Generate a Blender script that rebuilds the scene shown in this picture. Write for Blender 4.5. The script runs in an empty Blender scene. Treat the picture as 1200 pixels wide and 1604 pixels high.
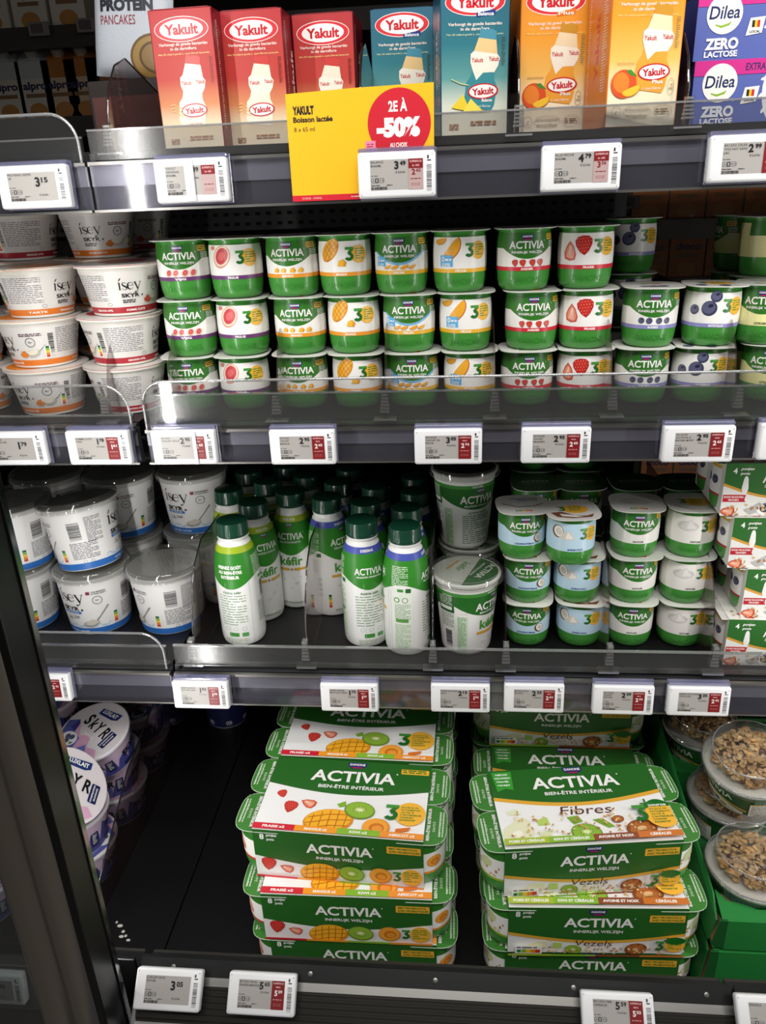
import bpy, bmesh, math, random
from mathutils import Vector, Matrix
random.seed(7)
PI = math.pi
S = bpy.context.scene
COL = S.collection

# ---------------------------------------------------------------- camera, world, lights, exposure
CAM = Vector((0.0, -0.84, 1.25))
YAW, PITCH, ROLL, FOC = math.radians(-5.61237596), math.radians(22.60460813), math.radians(-2.26994742), 1204.4
_f = Vector((math.sin(YAW) * math.cos(PITCH), math.cos(YAW) * math.cos(PITCH), -math.sin(PITCH)))
_r = Vector((math.cos(YAW), -math.sin(YAW), 0))
_u = _r.cross(_f)
R_ = _r * math.cos(ROLL) + _u * math.sin(ROLL)
U_ = -_r * math.sin(ROLL) + _u * math.cos(ROLL)
cd = bpy.data.cameras.new('camera')
cam = bpy.data.objects.new('camera', cd)
COL.objects.link(cam)
cd.sensor_fit = 'VERTICAL'
cd.sensor_height = 36.0
cd.lens = FOC / 1604 * 36.0
cd.clip_start = 0.01
cam.matrix_world = Matrix(((R_.x, U_.x, -_f.x, CAM.x), (R_.y, U_.y, -_f.y, CAM.y), (R_.z, U_.z, -_f.z, CAM.z), (0, 0, 0, 1)))
S.camera = cam
S.view_settings.view_transform = 'Standard'
S.view_settings.look = 'None'
S.view_settings.gamma = 1
S.view_settings.use_curve_mapping = False
S.view_settings.exposure = 0.0
S.cycles.use_denoising = True
S.cycles.max_bounces = 8
S.cycles.transparent_max_bounces = 24
S.cycles.caustics_reflective = False
S.cycles.caustics_refractive = False

W_ = bpy.data.worlds.new('store')
S.world = W_
W_.use_nodes = True
W_.node_tree.nodes['Background'].inputs[0].default_value = (0.9, 0.95, 1.0, 1)
W_.node_tree.nodes['Background'].inputs[1].default_value = 0.10


def area(name, loc, target, sx, sy, power, color=(1, 0.98, 0.95), spread=PI):
    l = bpy.data.lights.new(name, 'AREA')
    l.shape = 'RECTANGLE'
    l.size, l.size_y, l.energy, l.color = sx, sy, power, color
    l.spread = spread
    o = bpy.data.objects.new(name, l)
    COL.objects.link(o)
    o.location = loc
    o.rotation_euler = (Vector(target) - Vector(loc)).to_track_quat('-Z', 'Y').to_euler()
    return o


area('mullion_led_lamp', (-0.425, -0.265, 0.98), (-0.30, 0.06, 0.98), 0.014, 1.25, 2.7)
area('mullion_led_lamp', (-1.15, -0.265, 0.98), (-0.9, 0.06, 0.98), 0.014, 1.25, 1.2)
area('mullion_led_lamp', (0.66, -0.265, 0.98), (0.10, 0.06, 0.98), 0.014, 1.25, 3.2)
area('canopy_led_lamp', (0.1, -0.32, 1.78), (0.1, 0.02, 1.1), 1.5, 0.03, 5.0)
area('store_ceiling_lamp', (0.1, -1.5, 2.7), (0.05, 0.0, 0.8), 1.6, 0.5, 34.0)


def P(x, y, Y):
    """point of the sight line through photo pixel (x, y) at depth Y"""
    d = R_ * ((x - 600) / FOC) - U_ * ((y - 802) / FOC) + _f
    return CAM + d * ((Y - CAM.y) / d.y)


def PZ(x, y, Z):
    d = R_ * ((x - 600) / FOC) - U_ * ((y - 802) / FOC) + _f
    return CAM + d * ((Z - CAM.z) / d.z)


# ---------------------------------------------------------------- materials
def lin(h):
    h = h.lstrip('#')
    v = [int(h[i:i + 2], 16) / 255 for i in (0, 2, 4)]
    return tuple(c / 12.92 if c <= .04045 else ((c + .055) / 1.055) ** 2.4 for c in v) + (1,)


MATS = {}


def M(hexc, rough=0.45, metal=0.0, spec=0.5, key=None, coat=0.0, bump=0.0, scale=200.0):
    k = key or (hexc, rough, metal, spec, coat, bump)
    if k in MATS:
        return MATS[k]
    m = bpy.data.materials.new('surface_%03d' % len(MATS))
    m.use_nodes = True
    nt = m.node_tree
    b = nt.nodes['Principled BSDF']
    b.inputs['Base Color'].default_value = lin(hexc)
    b.inputs['Roughness'].default_value = rough
    b.inputs['Metallic'].default_value = metal
    b.inputs['Specular IOR Level'].default_value = spec
    b.inputs['Coat Weight'].default_value = coat
    if bump:
        n = nt.nodes.new('ShaderNodeTexNoise')
        n.inputs['Scale'].default_value = scale
        bp = nt.nodes.new('ShaderNodeBump')
        bp.inputs['Strength'].default_value = bump
        bp.inputs['Distance'].default_value = 0.001
        nt.links.new(n.outputs[0], bp.inputs['Height'])
        nt.links.new(bp.outputs[0], b.inputs['Normal'])
    MATS[k] = m
    return m


def clear(key, tint='#ffffff', haze=0.0, hazecol='#9a9a9a', base=0.05, rough=0.05, gain=0.8):
    """thin clear plastic: see-through, with a grazing sheen and a little haze"""
    if key in MATS:
        return MATS[key]
    m = bpy.data.materials.new(key)
    m.use_nodes = True
    nt = m.node_tree
    nt.nodes.remove(nt.nodes['Principled BSDF'])
    out = nt.nodes['Material Output']
    tr = nt.nodes.new('ShaderNodeBsdfTransparent')
    tr.inputs[0].default_value = lin(tint)
    gl = nt.nodes.new('ShaderNodeBsdfGlossy')
    gl.inputs['Color'].default_value = (1, 1, 1, 1)
    gl.inputs['Roughness'].default_value = rough
    lw = nt.nodes.new('ShaderNodeLayerWeight')
    lw.inputs[0].default_value = 0.5
    pw = nt.nodes.new('ShaderNodeMath')
    pw.operation = 'POWER'
    pw.inputs[1].default_value = 4.0
    ma = nt.nodes.new('ShaderNodeMath')
    ma.operation = 'MULTIPLY_ADD'
    ma.inputs[1].default_value = gain
    ma.inputs[2].default_value = base
    ma.use_clamp = True
    mx = nt.nodes.new('ShaderNodeMixShader')
    nt.links.new(lw.outputs['Facing'], pw.inputs[0])
    nt.links.new(pw.outputs[0], ma.inputs[0])
    nt.links.new(ma.outputs[0], mx.inputs[0])
    nt.links.new(gl.outputs[0], mx.inputs[2])
    if haze > 0:
        df = nt.nodes.new('ShaderNodeBsdfDiffuse')
        df.inputs[0].default_value = lin(hazecol)
        m2 = nt.nodes.new('ShaderNodeMixShader')
        m2.inputs[0].default_value = haze
        nt.links.new(tr.outputs[0], m2.inputs[1])
        nt.links.new(df.outputs[0], m2.inputs[2])
        nt.links.new(m2.outputs[0], mx.inputs[1])
    else:
        nt.links.new(tr.outputs[0], mx.inputs[1])
    nt.links.new(mx.outputs[0], out.inputs[0])
    MATS[key] = m
    return m


def grad(key, stops, z0, z1, rough=0.4):
    """printed vertical gradient of a carton, in the object's own coordinates"""
    if key in MATS:
        return MATS[key]
    m = M('#ffffff', rough, key=key)
    nt = m.node_tree
    b = nt.nodes['Principled BSDF']
    tc = nt.nodes.new('ShaderNodeTexCoord')
    sp = nt.nodes.new('ShaderNodeSeparateXYZ')
    mr = nt.nodes.new('ShaderNodeMapRange')
    mr.inputs[1].default_value, mr.inputs[2].default_value = z0, z1
    cr = nt.nodes.new('ShaderNodeValToRGB')
    e = cr.color_ramp.elements
    e[0].position, e[0].color = stops[0][0], lin(stops[0][1])
    e[1].position, e[1].color = stops[1][0], lin(stops[1][1])
    for p, c in stops[2:]:
        q = e.new(p)
        q.color = lin(c)
    nt.links.new(tc.outputs['Object'], sp.inputs[0])
    nt.links.new(sp.outputs[2], mr.inputs[0])
    nt.links.new(mr.outputs[0], cr.inputs[0])
    nt.links.new(cr.outputs[0], b.inputs['Base Color'])
    return m


CLEAR = clear('clear_plastic', '#f4f4f4', 0.03)
CLEAR_LID = clear('clear_lid', '#e8e8e6', 0.05, '#b8b8b4', 0.06, 0.08)
EDGE = clear('clear_edge', '#d8d8d8', 0.30, '#d0d0d0', 0.22, 0.12)
FROST = clear('hazy_plastic', '#e6e6e6', 0.06, '#8a8a8a', 0.05, 0.2)
FIN = clear('clear_fin', '#e2dede', 0.05, '#806860', 0.04, 0.06)
GLASS = clear('door_glass', '#d8dcdc', 0.02, '#555555', 0.07, 0.02)


# ---------------------------------------------------------------- objects
def link(o, parent=None):
    COL.objects.link(o)
    if parent:
        o.parent = parent
    return o


def thing(name, label, cat, loc=(0, 0, 0), rot=(0, 0, 0), group=None):
    o = bpy.data.objects.new(name, None)
    o.empty_display_size = 0.02
    link(o)
    o.location = loc
    o.rotation_euler = rot
    return tag(o, label, cat, group)


def tag(o, label, cat, group=None):
    o['label'] = label
    o['category'] = cat
    if group:
        o['group'] = group
    return o


def struct(o):
    o['kind'] = 'structure'
    return o


def part(name, me, parent, loc=(0, 0, 0), rot=(0, 0, 0)):
    o = bpy.data.objects.new(name, me)
    link(o, parent)
    o.location = loc
    o.rotation_euler = rot
    return o


def dup(root, label, loc, rot=(0, 0, 0), scale=None):
    r = root.copy()
    COL.objects.link(r)
    r.location, r.rotation_euler = loc, rot
    if scale:
        r.scale = scale
    r['label'] = label
    for ch in list(root.children):
        c = ch.copy()
        COL.objects.link(c)
        c.parent = r
        for g in ch.children:
            d = g.copy()
            COL.objects.link(d)
            d.parent = c
    return r


class Kind:
    """first call places the original, later calls place copies"""

    def __init__(self, root):
        self.root, self.used = root, False

    def put(self, label, loc, rot=(0, 0, 0), scale=None):
        if not self.used:
            self.used = True
            r = self.root
            r.location, r.rotation_euler, r['label'] = loc, rot, label
            if scale:
                r.scale = scale
            return r
        return dup(self.root, label, loc, rot, scale)


class MB:
    """mesh builder: several shapes and materials in one mesh"""

    def __init__(self):
        self.v, self.f, self.m, self.mats = [], [], [], []

    def mi(self, mat):
        if mat not in self.mats:
            self.mats.append(mat)
        return self.mats.index(mat)

    def add(self, vs, fs, mat):
        b = len(self.v)
        i = self.mi(mat)
        self.v += [tuple(x) for x in vs]
        self.f += [tuple(b + k for k in f) for f in fs]
        self.m += [i] * len(fs)
        return self

    def box(self, x0, x1, y0, y1, z0, z1, mat, bev=0.0, seg=2):
        if not bev:
            vs = [(x, y, z) for x in (x0, x1) for y in (y0, y1) for z in (z0, z1)]
            fs = [(0, 1, 3, 2), (4, 6, 7, 5), (0, 4, 5, 1), (2, 3, 7, 6), (0, 2, 6, 4), (1, 5, 7, 3)]
            return self.add(vs, fs, mat)
        bm = bmesh.new()
        bmesh.ops.create_cube(bm, size=1)
        for v in bm.verts:
            v.co = Vector(((x0 + x1) / 2 + v.co.x * (x1 - x0), (y0 + y1) / 2 + v.co.y * (y1 - y0), (z0 + z1) / 2 + v.co.z * (z1 - z0)))
        bmesh.ops.bevel(bm, geom=bm.edges[:], offset=bev, segments=seg, affect='EDGES', profile=0.5)
        return self.bm(bm, mat)

    def bm(self, bm, mat, mx=None):
        bm.verts.index_update()
        vs = [(mx @ v.co) if mx else v.co.copy() for v in bm.verts]
        fs = [[v.index for v in f.verts] for f in bm.faces]
        bm.free()
        return self.add(vs, fs, mat)

    def lathe(self, prof, mat, n=48, cap0=True, cap1=True, shape=None):
        """prof: (r, z) list from bottom to top; shape(angle, r, z) -> r"""
        vs, fs = [], []
        for r, z in prof:
            for k in range(n):
                a = 2 * PI * k / n
                q = shape(a, r, z) if shape else r
                vs.append((q * math.sin(a), -q * math.cos(a), z))
        for i in range(len(prof) - 1):
            for k in range(n):
                k2 = (k + 1) % n
                fs.append((i * n + k, i * n + k2, (i + 1) * n + k2, (i + 1) * n + k))
        if cap0:
            fs.append(tuple(range(n - 1, -1, -1)))
        if cap1:
            fs.append(tuple((len(prof) - 1) * n + k for k in range(n)))
        return self.add(vs, fs, mat)

    def prism(self, poly, fn, t0, t1, mat):
        """poly of (a, b); fn(a, b, t) -> xyz"""
        n = len(poly)
        vs = [fn(a, b, t0) for a, b in poly] + [fn(a, b, t1) for a, b in poly]
        fs = [tuple(range(n - 1, -1, -1)), tuple(range(n, 2 * n))]
        fs += [(k, (k + 1) % n, n + (k + 1) % n, n + k) for k in range(n)]
        return self.add(vs, fs, mat)

    def tube(self, pts, r, mat, n=8):
        pts = [Vector(p) for p in pts]
        vs, fs = [], []
        for i, p in enumerate(pts):
            t = (pts[min(i + 1, len(pts) - 1)] - pts[max(i - 1, 0)]).normalized()
            a = t.cross(Vector((0, 0, 1)))
            if a.length < 0.05:
                a = t.cross(Vector((1, 0, 0)))
            a.normalize()
            b = t.cross(a)
            for k in range(n):
                q = 2 * PI * k / n
                vs.append(p + a * (r * math.cos(q)) + b * (r * math.sin(q)))
        for i in range(len(pts) - 1):
            for k in range(n):
                k2 = (k + 1) % n
                fs.append((i * n + k, i * n + k2, (i + 1) * n + k2, (i + 1) * n + k))
        fs.append(tuple(range(n - 1, -1, -1)))
        fs.append(tuple((len(pts) - 1) * n + k for k in range(n)))
        return self.add(vs, fs, mat)

    def mesh(self, name, smooth=None):
        me = bpy.data.meshes.new(name)
        me.from_pydata(self.v, [], self.f)
        for m in self.mats:
            me.materials.append(m)
        me.polygons.foreach_set('material_index', self.m)
        if smooth:
            me.polygons.foreach_set('use_smooth', [True] * len(self.f))
            me.set_sharp_from_angle(angle=math.radians(smooth))
        me.update()
        bm = bmesh.new()
        bm.from_mesh(me)
        bmesh.ops.recalc_face_normals(bm, faces=bm.faces)
        bm.to_mesh(me)
        bm.free()
        return me

    def build(self, name, parent=None, smooth=None, loc=(0, 0, 0), rot=(0, 0, 0)):
        return part(name, self.mesh(name, smooth), parent, loc, rot)


# ---------------------------------------------------------------- printed artwork (flat shapes in millimetres, wrapped on a surface)
_tc = bpy.data.curves.new('lettering', 'FONT')
_to = bpy.data.objects.new('lettering', _tc)
_tc.resolution_u = 3
TEXTS = {}


def glyphs(s, bold=0.0, shear=0.0, sp=1.0):
    k = (s, bold, shear, sp)
    if k not in TEXTS:
        _tc.body, _tc.offset, _tc.shear, _tc.space_character = s, bold, shear, sp
        me = _to.to_mesh()
        vs = [(v.co.x, v.co.y) for v in me.vertices]
        fs = [tuple(p.vertices) for p in me.polygons]
        _to.to_mesh_clear()
        TEXTS[k] = (vs, fs)
    return TEXTS[k]


class Art:
    STEP = 0.04

    def __init__(self, rough=0.4):
        self.it, self.rough, self.lay = [], rough, 1

    def _add(self, vs, fs, c, emboss=0.0):
        m = c if not isinstance(c, str) else M(c, self.rough)
        self.it.append((vs, fs, m, emboss or self.lay * self.STEP, bool(emboss)))
        self.lay += 0 if emboss else 1
        return self

    def poly(self, pts, c):
        return self._add(list(pts), [tuple(range(len(pts)))], c)

    def rect(self, x0, y0, x1, y1, c):
        return self.poly([(x0, y0), (x1, y0), (x1, y1), (x0, y1)], c)

    def rrect(self, x0, y0, x1, y1, r, c):
        pts = []
        for cx, cy, a in ((x1 - r, y0 + r, -90), (x1 - r, y1 - r, 0), (x0 + r, y1 - r, 90), (x0 + r, y0 + r, 180)):
            for k in range(6):
                q = math.radians(a + k * 18)
                pts.append((cx + r * math.cos(q), cy + r * math.sin(q)))
        return self.poly(pts, c)

    def ell(self, cx, cy, rx, ry, c, rot=0.0, n=22, a0=0, a1=360):
        q = math.radians(rot)
        pts = []
        full = (a1 - a0) >= 360
        for k in range(n if full else n + 1):
            a = math.radians(a0 + (a1 - a0) * k / n)
            x, y = rx * math.cos(a), ry * math.sin(a)
            pts.append((cx + x * math.cos(q) - y * math.sin(q), cy + x * math.sin(q) + y * math.cos(q)))
        return self.poly(pts, c)

    def ring(self, cx, cy, rx, ry, w, c, rot=0.0, n=26):
        q = math.radians(rot)
        vs, fs = [], []
        for k in range(n):
            a = 2 * PI * k / n
            for d in (0, w):
                x, y = (rx - d) * math.cos(a), (ry - d) * math.sin(a)
                vs.append((cx + x * math.cos(q) - y * math.sin(q), cy + x * math.sin(q) + y * math.cos(q)))
        for k in range(n):
            k2 = (k + 1) % n
            fs.append((2 * k, 2 * k2, 2 * k2 + 1, 2 * k + 1))
        return self._add(vs, fs, c)

    def stroke(self, pts, w, c, closed=False):
        """line of varying width; w is a number or one width per point"""
        ws = w if isinstance(w, (list, tuple)) else [w] * len(pts)
        vs, fs = [], []
        n = len(pts)
        for i in range(n):
            a, b = pts[max(i - 1, 0)], pts[min(i + 1, n - 1)]
            dx, dy = b[0] - a[0], b[1] - a[1]
            L = math.hypot(dx, dy) or 1
            nx, ny = -dy / L * ws[i] / 2, dx / L * ws[i] / 2
            vs += [(pts[i][0] - nx, pts[i][1] - ny), (pts[i][0] + nx, pts[i][1] + ny)]
        for i in range(n - 1):
            fs.append((2 * i, 2 * i + 2, 2 * i + 3, 2 * i + 1))
        return self._add(vs, fs, c)

    def text(self, s, cx, cy, h, c, w=None, bold=0.0, shear=0.0, rot=0.0, al='C', sp=1.0, arc=0.0, emboss=0.0):
        """h: cap height; w: fitted width; (cx, cy) is the middle of the line"""
        vs, fs = glyphs(s, bold, shear, sp)
        if not vs:
            return self
        x0, x1 = min(v[0] for v in vs), max(v[0] for v in vs)
        k = h / 0.70
        kx = (w / (x1 - x0)) if w else k
        ox = {'C': (x0 + x1) / 2, 'L': x0, 'R': x1}[al]
        q = math.radians(rot)
        out = []
        for x, y in vs:
            X, Y = (x - ox) * kx, (y - 0.35) * k
            Y += arc * X * X
            out.append((cx + X * math.cos(q) - Y * math.sin(q), cy + X * math.sin(q) + Y * math.cos(q)))
        return self._add(out, fs, c, emboss)

    def lines(self, x0, y1, w, pitch, n, c, th=0.5, seed=1, fill=0.95):
        """small print seen too small to read: rows of word-length marks"""
        rnd = random.Random(seed)
        vs, fs = [], []
        for i in range(n):
            y = y1 - i * pitch
            x, end = x0, x0 + w * (fill if i % 4 < 3 else rnd.uniform(.4, .9))
            while x < end:
                L = min(rnd.uniform(1.0, 3.6) * pitch, end - x)
                b = len(vs)
                vs += [(x, y), (x + L, y), (x + L, y + pitch * th), (x, y + pitch * th)]
                fs.append((b, b + 1, b + 2, b + 3))
                x += L + pitch * 0.45
        return self._add(vs, fs, c)

    def bars(self, x0, y0, x1, y1, n, c, seed=2, vert=True):
        rnd = random.Random(seed)
        vs, fs = [], []
        L = (x1 - x0) if vert else (y1 - y0)
        p = L / n
        for i in range(n):
            w = p * rnd.choice((.3, .5, .8))
            b = len(vs)
            if vert:
                a = x0 + i * p
                vs += [(a, y0), (a + w, y0), (a + w, y1), (a, y1)]
            else:
                a = y0 + i * p
                vs += [(x0, a), (x1, a), (x1, a + w), (x0, a + w)]
            fs.append((b, b + 1, b + 2, b + 3))
        return self._add(vs, fs, c)

    def mesh(self, name, fn, ustep=0, vstep=0, clip=None):
        """fn(u, v, w) in millimetres -> metres; cut every ustep/vstep so it follows the curve"""
        bm = bmesh.new()
        mats = []
        for vs, fs, m, w, emb in self.it:
            if m not in mats:
                mats.append(m)
            i = mats.index(m)
            bv = [bm.verts.new((x, y, w)) for x, y in vs]
            new = []
            for f in fs:
                try:
                    nf = bm.faces.new([bv[k] for k in f])
                    nf.material_index = i
                    new.append(nf)
                except ValueError:
                    pass
            if emb:
                be = set(e for f in new for e in f.edges if e.is_boundary)
                r = bmesh.ops.extrude_edge_only(bm, edges=list(be))
                for g in r['geom']:
                    if isinstance(g, bmesh.types.BMVert):
                        g.co.z = 0.0
                    elif isinstance(g, bmesh.types.BMFace):
                        g.material_index = i
        if clip:
            for co, no in (((clip[0], 0, 0), (-1, 0, 0)), ((clip[1], 0, 0), (1, 0, 0)), ((0, clip[2], 0), (0, -1, 0)), ((0, clip[3], 0), (0, 1, 0))):
                bmesh.ops.bisect_plane(bm, geom=bm.verts[:] + bm.edges[:] + bm.faces[:], plane_co=co, plane_no=no, clear_outer=True)
        for z in getattr(fn, 'cuts', ()):
            bmesh.ops.bisect_plane(bm, geom=bm.verts[:] + bm.edges[:] + bm.faces[:], plane_co=(0, z, 0), plane_no=(0, 1, 0))
        for st, ax in ((ustep, 0), (vstep, 1)):
            if st and bm.verts:
                lo, hi = min(v.co[ax] for v in bm.verts), max(v.co[ax] for v in bm.verts)
                k = math.ceil(lo / st + 1e-6)
                while k * st < hi - 1e-6:
                    co, no = [0, 0, 0], [0, 0, 0]
                    co[ax], no[ax] = k * st, 1
                    bmesh.ops.bisect_plane(bm, geom=bm.verts[:] + bm.edges[:] + bm.faces[:], plane_co=co, plane_no=no)
                    k += 1
        bmesh.ops.triangulate(bm, faces=bm.faces[:])
        for v in bm.verts:
            v.co = fn(v.co.x, v.co.y, v.co.z)
        me = bpy.data.meshes.new(name)
        bm.to_mesh(me)
        bm.free()
        for m in mats:
            me.materials.append(m)
        if ustep:
            me.polygons.foreach_set('use_smooth', [True] * len(me.polygons))
            me.set_sharp_from_angle(angle=math.radians(35))
        return me

    def into(self, mb, fn, **k):
        """the artwork as surface pattern of the mesh being built"""
        me = self.mesh('tmp', fn, **k)
        b = len(mb.v)
        mb.v += [tuple(v.co) for v in me.vertices]
        idx = [mb.mi(m) for m in me.materials]
        for p in me.polygons:
            mb.f.append(tuple(b + q for q in p.vertices))
            mb.m.append(idx[p.material_index])
        bpy.data.meshes.remove(me)


def round_fn(prof, Rref, th0=0.0):
    """wrap on a turned surface: prof is (r, z) in metres"""
    def rz(z):
        for (r0, z0), (r1, z1) in zip(prof, prof[1:]):
            if z0 <= z <= z1 and z1 > z0:
                return r0 + (r1 - r0) * (z - z0) / (z1 - z0)
        return prof[0][0] if z < prof[0][1] else prof[-1][0]

    def fn(u, v, w):
        a = u / Rref + th0
        z = v * .001
        r = rz(z) + w * .001
        return Vector((r * math.sin(a), -r * math.cos(a), z))
    fn.cuts = [z * 1000 for r, z in prof]
    return fn


def front_fn(y, x0=0.0, z0=0.0):
    return lambda u, v, w: Vector((x0 + u * .001, y - w * .001, z0 + v * .001))


def top_fn(z, x0=0.0, y0=0.0):
    return lambda u, v, w: Vector((x0 + u * .001, y0 + v * .001, z + w * .001))


def side_fn(x, y0=0.0, z0=0.0, s=-1):
    """left (s=-1) or right (s=1) face"""
    return lambda u, v, w: Vector((x + s * w * .001, y0 + s * u * .001, z0 + v * .001))
# ---------------------------------------------------------------- colours and pictures shared by the packaging
GRN, DGRN, LGRN = '#317424', '#225c26', '#44923a'
WHT, OFF = '#f3f1ec', '#e6e2da'
YEL, ORG, RED, CRM = '#f2b53a', '#ea9a2c', '#cf2436', '#f3e3b0'
INK, NAVY = '#1c1c1e', '#1d2452'


def strawberry(d, x, y, s, rot=0):
    q = math.radians(rot)
    pts = [(0, -1.1), (.45, -.75), (.85, -.05), (.9, .45), (.6, .8), (0, .9), (-.6, .8), (-.9, .45), (-.85, -.05), (-.45, -.75)]
    T = lambda a, b: (x + s * (a * math.cos(q) - b * math.sin(q)), y + s * (a * math.sin(q) + b * math.cos(q)))
    d.poly([T(a, b) for a, b in pts], '#b81f25')
    d.poly([T(a * .8 - .08, b * .8 + .05) for a, b in pts], '#cc2e2e')
    vs, fs = [], []
    for i in range(5):
        for j in range(5):
            a, b = -.6 + i * .3 + (j % 2) * .15, -.7 + j * .33
            if abs(a) > .75 - max(0, -b) * .55:
                continue
            k = len(vs)
            vs += [T(a - .04, b), T(a, b - .07), T(a + .04, b), T(a, b + .07)]
            fs.append((k, k + 1, k + 2, k + 3))
    d._add(vs, fs, '#f0c878')


def straw_half(d, x, y, s, rot=0):
    q = math.radians(rot)
    T = lambda a, b: (x + s * (a * math.cos(q) - b * math.sin(q)), y + s * (a * math.sin(q) + b * math.cos(q)))
    pts = [(-.2, 1.1), (.35, .6), (.75, -.2), (.7, -.75), (.1, -.95), (-.55, -.8), (-.75, -.2), (-.55, .5)]
    d.poly([T(a, b) for a, b in pts], '#c8442f')
    d.poly([T(a * .78, b * .8) for a, b in pts], '#e88a6a')
    for k in (-1, 0, 1):
        d.stroke([T(-.02 + .05 * k, .6), T(.25 * k, -.6)], s * .1, '#f6cdb4')


def mango(d, x, y, s, rot=20):
    d.ell(x, y, s * 1.25, s * .78, '#d98a1c', rot)
    d.ell(x - s * .03, y + s * .07, s * 1.15, s * .68, '#f3b02c', rot)
    q = math.radians(rot)
    T = lambda a, b: (x + s * (a * math.cos(q) - b * math.sin(q)), y + s * (a * math.sin(q) + b * math.cos(q)))
    for k in range(-2, 3):
        a = .42 * k
        hh = .66 * math.sqrt(max(0, 1 - (a / 1.2) ** 2))
        d.stroke([T(a - .12, -hh), T(a + .12, hh)], s * .05, '#b86e12')
    for k in (-1, 0, 1):
        b = .36 * k
        w = 1.12 * math.sqrt(1 - (b / .75) ** 2)
        d.stroke([T(-w, b - .08), T(0, b + .06), T(w, b - .02)], s * .05, '#b86e12')


def chunk(d, x, y, s, c1='#f2b83a', c2='#d9951f'):
    d.poly([(x - s, y - s * .6), (x + s * .7, y - s * .7), (x + s, y + s * .1), (x + s * .3, y + s * .8), (x - s * .6, y + s * .5)], c2)
    d.poly([(x - s, y - s * .6), (x + s * .3, y - s * .6), (x + s * .45, y + s * .3), (x + s * .2, y + s * .8), (x - s * .6, y + s * .5)], c1)


def crescent(d, x, y, s, rot=0, c='#eda92c', skin='#b5532a'):
    q = math.radians(rot)
    T = lambda a, b: (x + s * (a * math.cos(q) - b * math.sin(q)), y + s * (a * math.sin(q) + b * math.cos(q)))
    out = [(1.2 * math.cos(math.radians(a)), .8 * math.sin(math.radians(a)) + .35) for a in range(180, 361, 15)]
    inn = [(1.1 * math.cos(math.radians(a)), -.12 * math.sin(math.radians(a)) + .35) for a in range(360, 179, -15)]
    d.poly([T(a, b) for a, b in out + inn], skin)
    d.poly([T(a * .95, b * .93 + .05) for a, b in out + inn], c)


def apricot(d, x, y, s):
    d.ell(x, y, s, s * .85, '#d98325')
    d.ell(x - s * .05, y + s * .05, s * .92, s * .76, '#f0a23a')
    d.ell(x + s * .05, y - s * .05, s * .55, s * .45, '#d0741c')
    d.ell(x + s * .1, y - s * .12, s * .38, s * .3, '#e8963a')


def kiwi(d, x, y, s):
    d.ell(x, y, s * 1.15, s * .85, '#6d8a2a', -8)
    d.ell(x, y + s * .05, s * 1.05, s * .74, '#8db63a', -8)
    d.ell(x, y + s * .05, s * .55, s * .36, '#a9c95c', -8)
    d.ell(x, y + s * .05, s * .25, s * .15, '#e2e6b4', -8)
    for k in range(14):
        a = 2 * PI * k / 14
        d.ell(x + s * .48 * math.cos(a), y + s * .05 + s * .3 * math.sin(a), s * .06, s * .035, '#2c2a18', math.degrees(a), 6)


def blueberry(d, x, y, s):
    d.ell(x, y, s, s, '#3c3e58')
    d.ell(x - s * .1, y + s * .12, s * .82, s * .8, '#5b5d7c')
    d.ell(x + s * .15, y + s * .35, s * .35, s * .24, '#2a2b40', 20, 10)


def fig(d, x, y, s):
    d.ell(x, y, s, s * 1.25, '#d9a08a', -35)
    d.ell(x + s * .03, y + s * .05, s * .86, s * 1.08, '#f0dcc4', -35)
    d.ell(x + s * .05, y + s * .08, s * .7, s * .92, '#c8414a', -35)
    d.ell(x + s * .05, y + s * .08, s * .36, s * .5, '#dc6a66', -35)


def coconut(d, x, y, s):
    d.ell(x, y, s, s * 1.05, '#6a4224', 25)
    d.ell(x + s * .12, y + s * .05, s * .78, s * .9, '#f2efe6', 25)
    d.ell(x + s * .2, y + s * .05, s * .5, s * .62, '#cfc7b8', 25)


def dollop(d, x, y, s, c='#d9d6d0'):
    d.poly([(x - s, y - s * .35), (x - s * .5, y - s * .6), (x + s * .5, y - s * .6), (x + s, y - s * .3), (x + s * .5, y + s * .35), (x + s * .15, y + s * .7), (x - s * .4, y + s * .3)], c)
    d.poly([(x - s * .2, y - s * .45), (x + s * .8, y - s * .35), (x + s * .35, y + s * .25), (x + s * .1, y + s * .55)], '#eeebe6')


def walnut(d, x, y, s):
    d.ell(x, y, s * 1.1, s * .8, '#8a4a22', 10)
    for k in range(7):
        a = 2 * PI * k / 7
        d.ell(x + s * .6 * math.cos(a), y + s * .42 * math.sin(a), s * .36, s * .26, '#b06a34', 40 * k, 10)
    d.ell(x, y, s * .35, s * .2, '#e0b480', 10, 10)


def oats(d, x0, y0, x1, y1, n, seed=3):
    rnd = random.Random(seed)
    for k in range(n):
        d.ell(rnd.uniform(x0, x1), rnd.uniform(y0, y1), rnd.uniform(1.5, 2.8), rnd.uniform(.8, 1.4), rnd.choice(('#d8b070', '#b87848', '#e4cfa0', '#c89a5a')), rnd.uniform(0, 180), 8)


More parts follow.
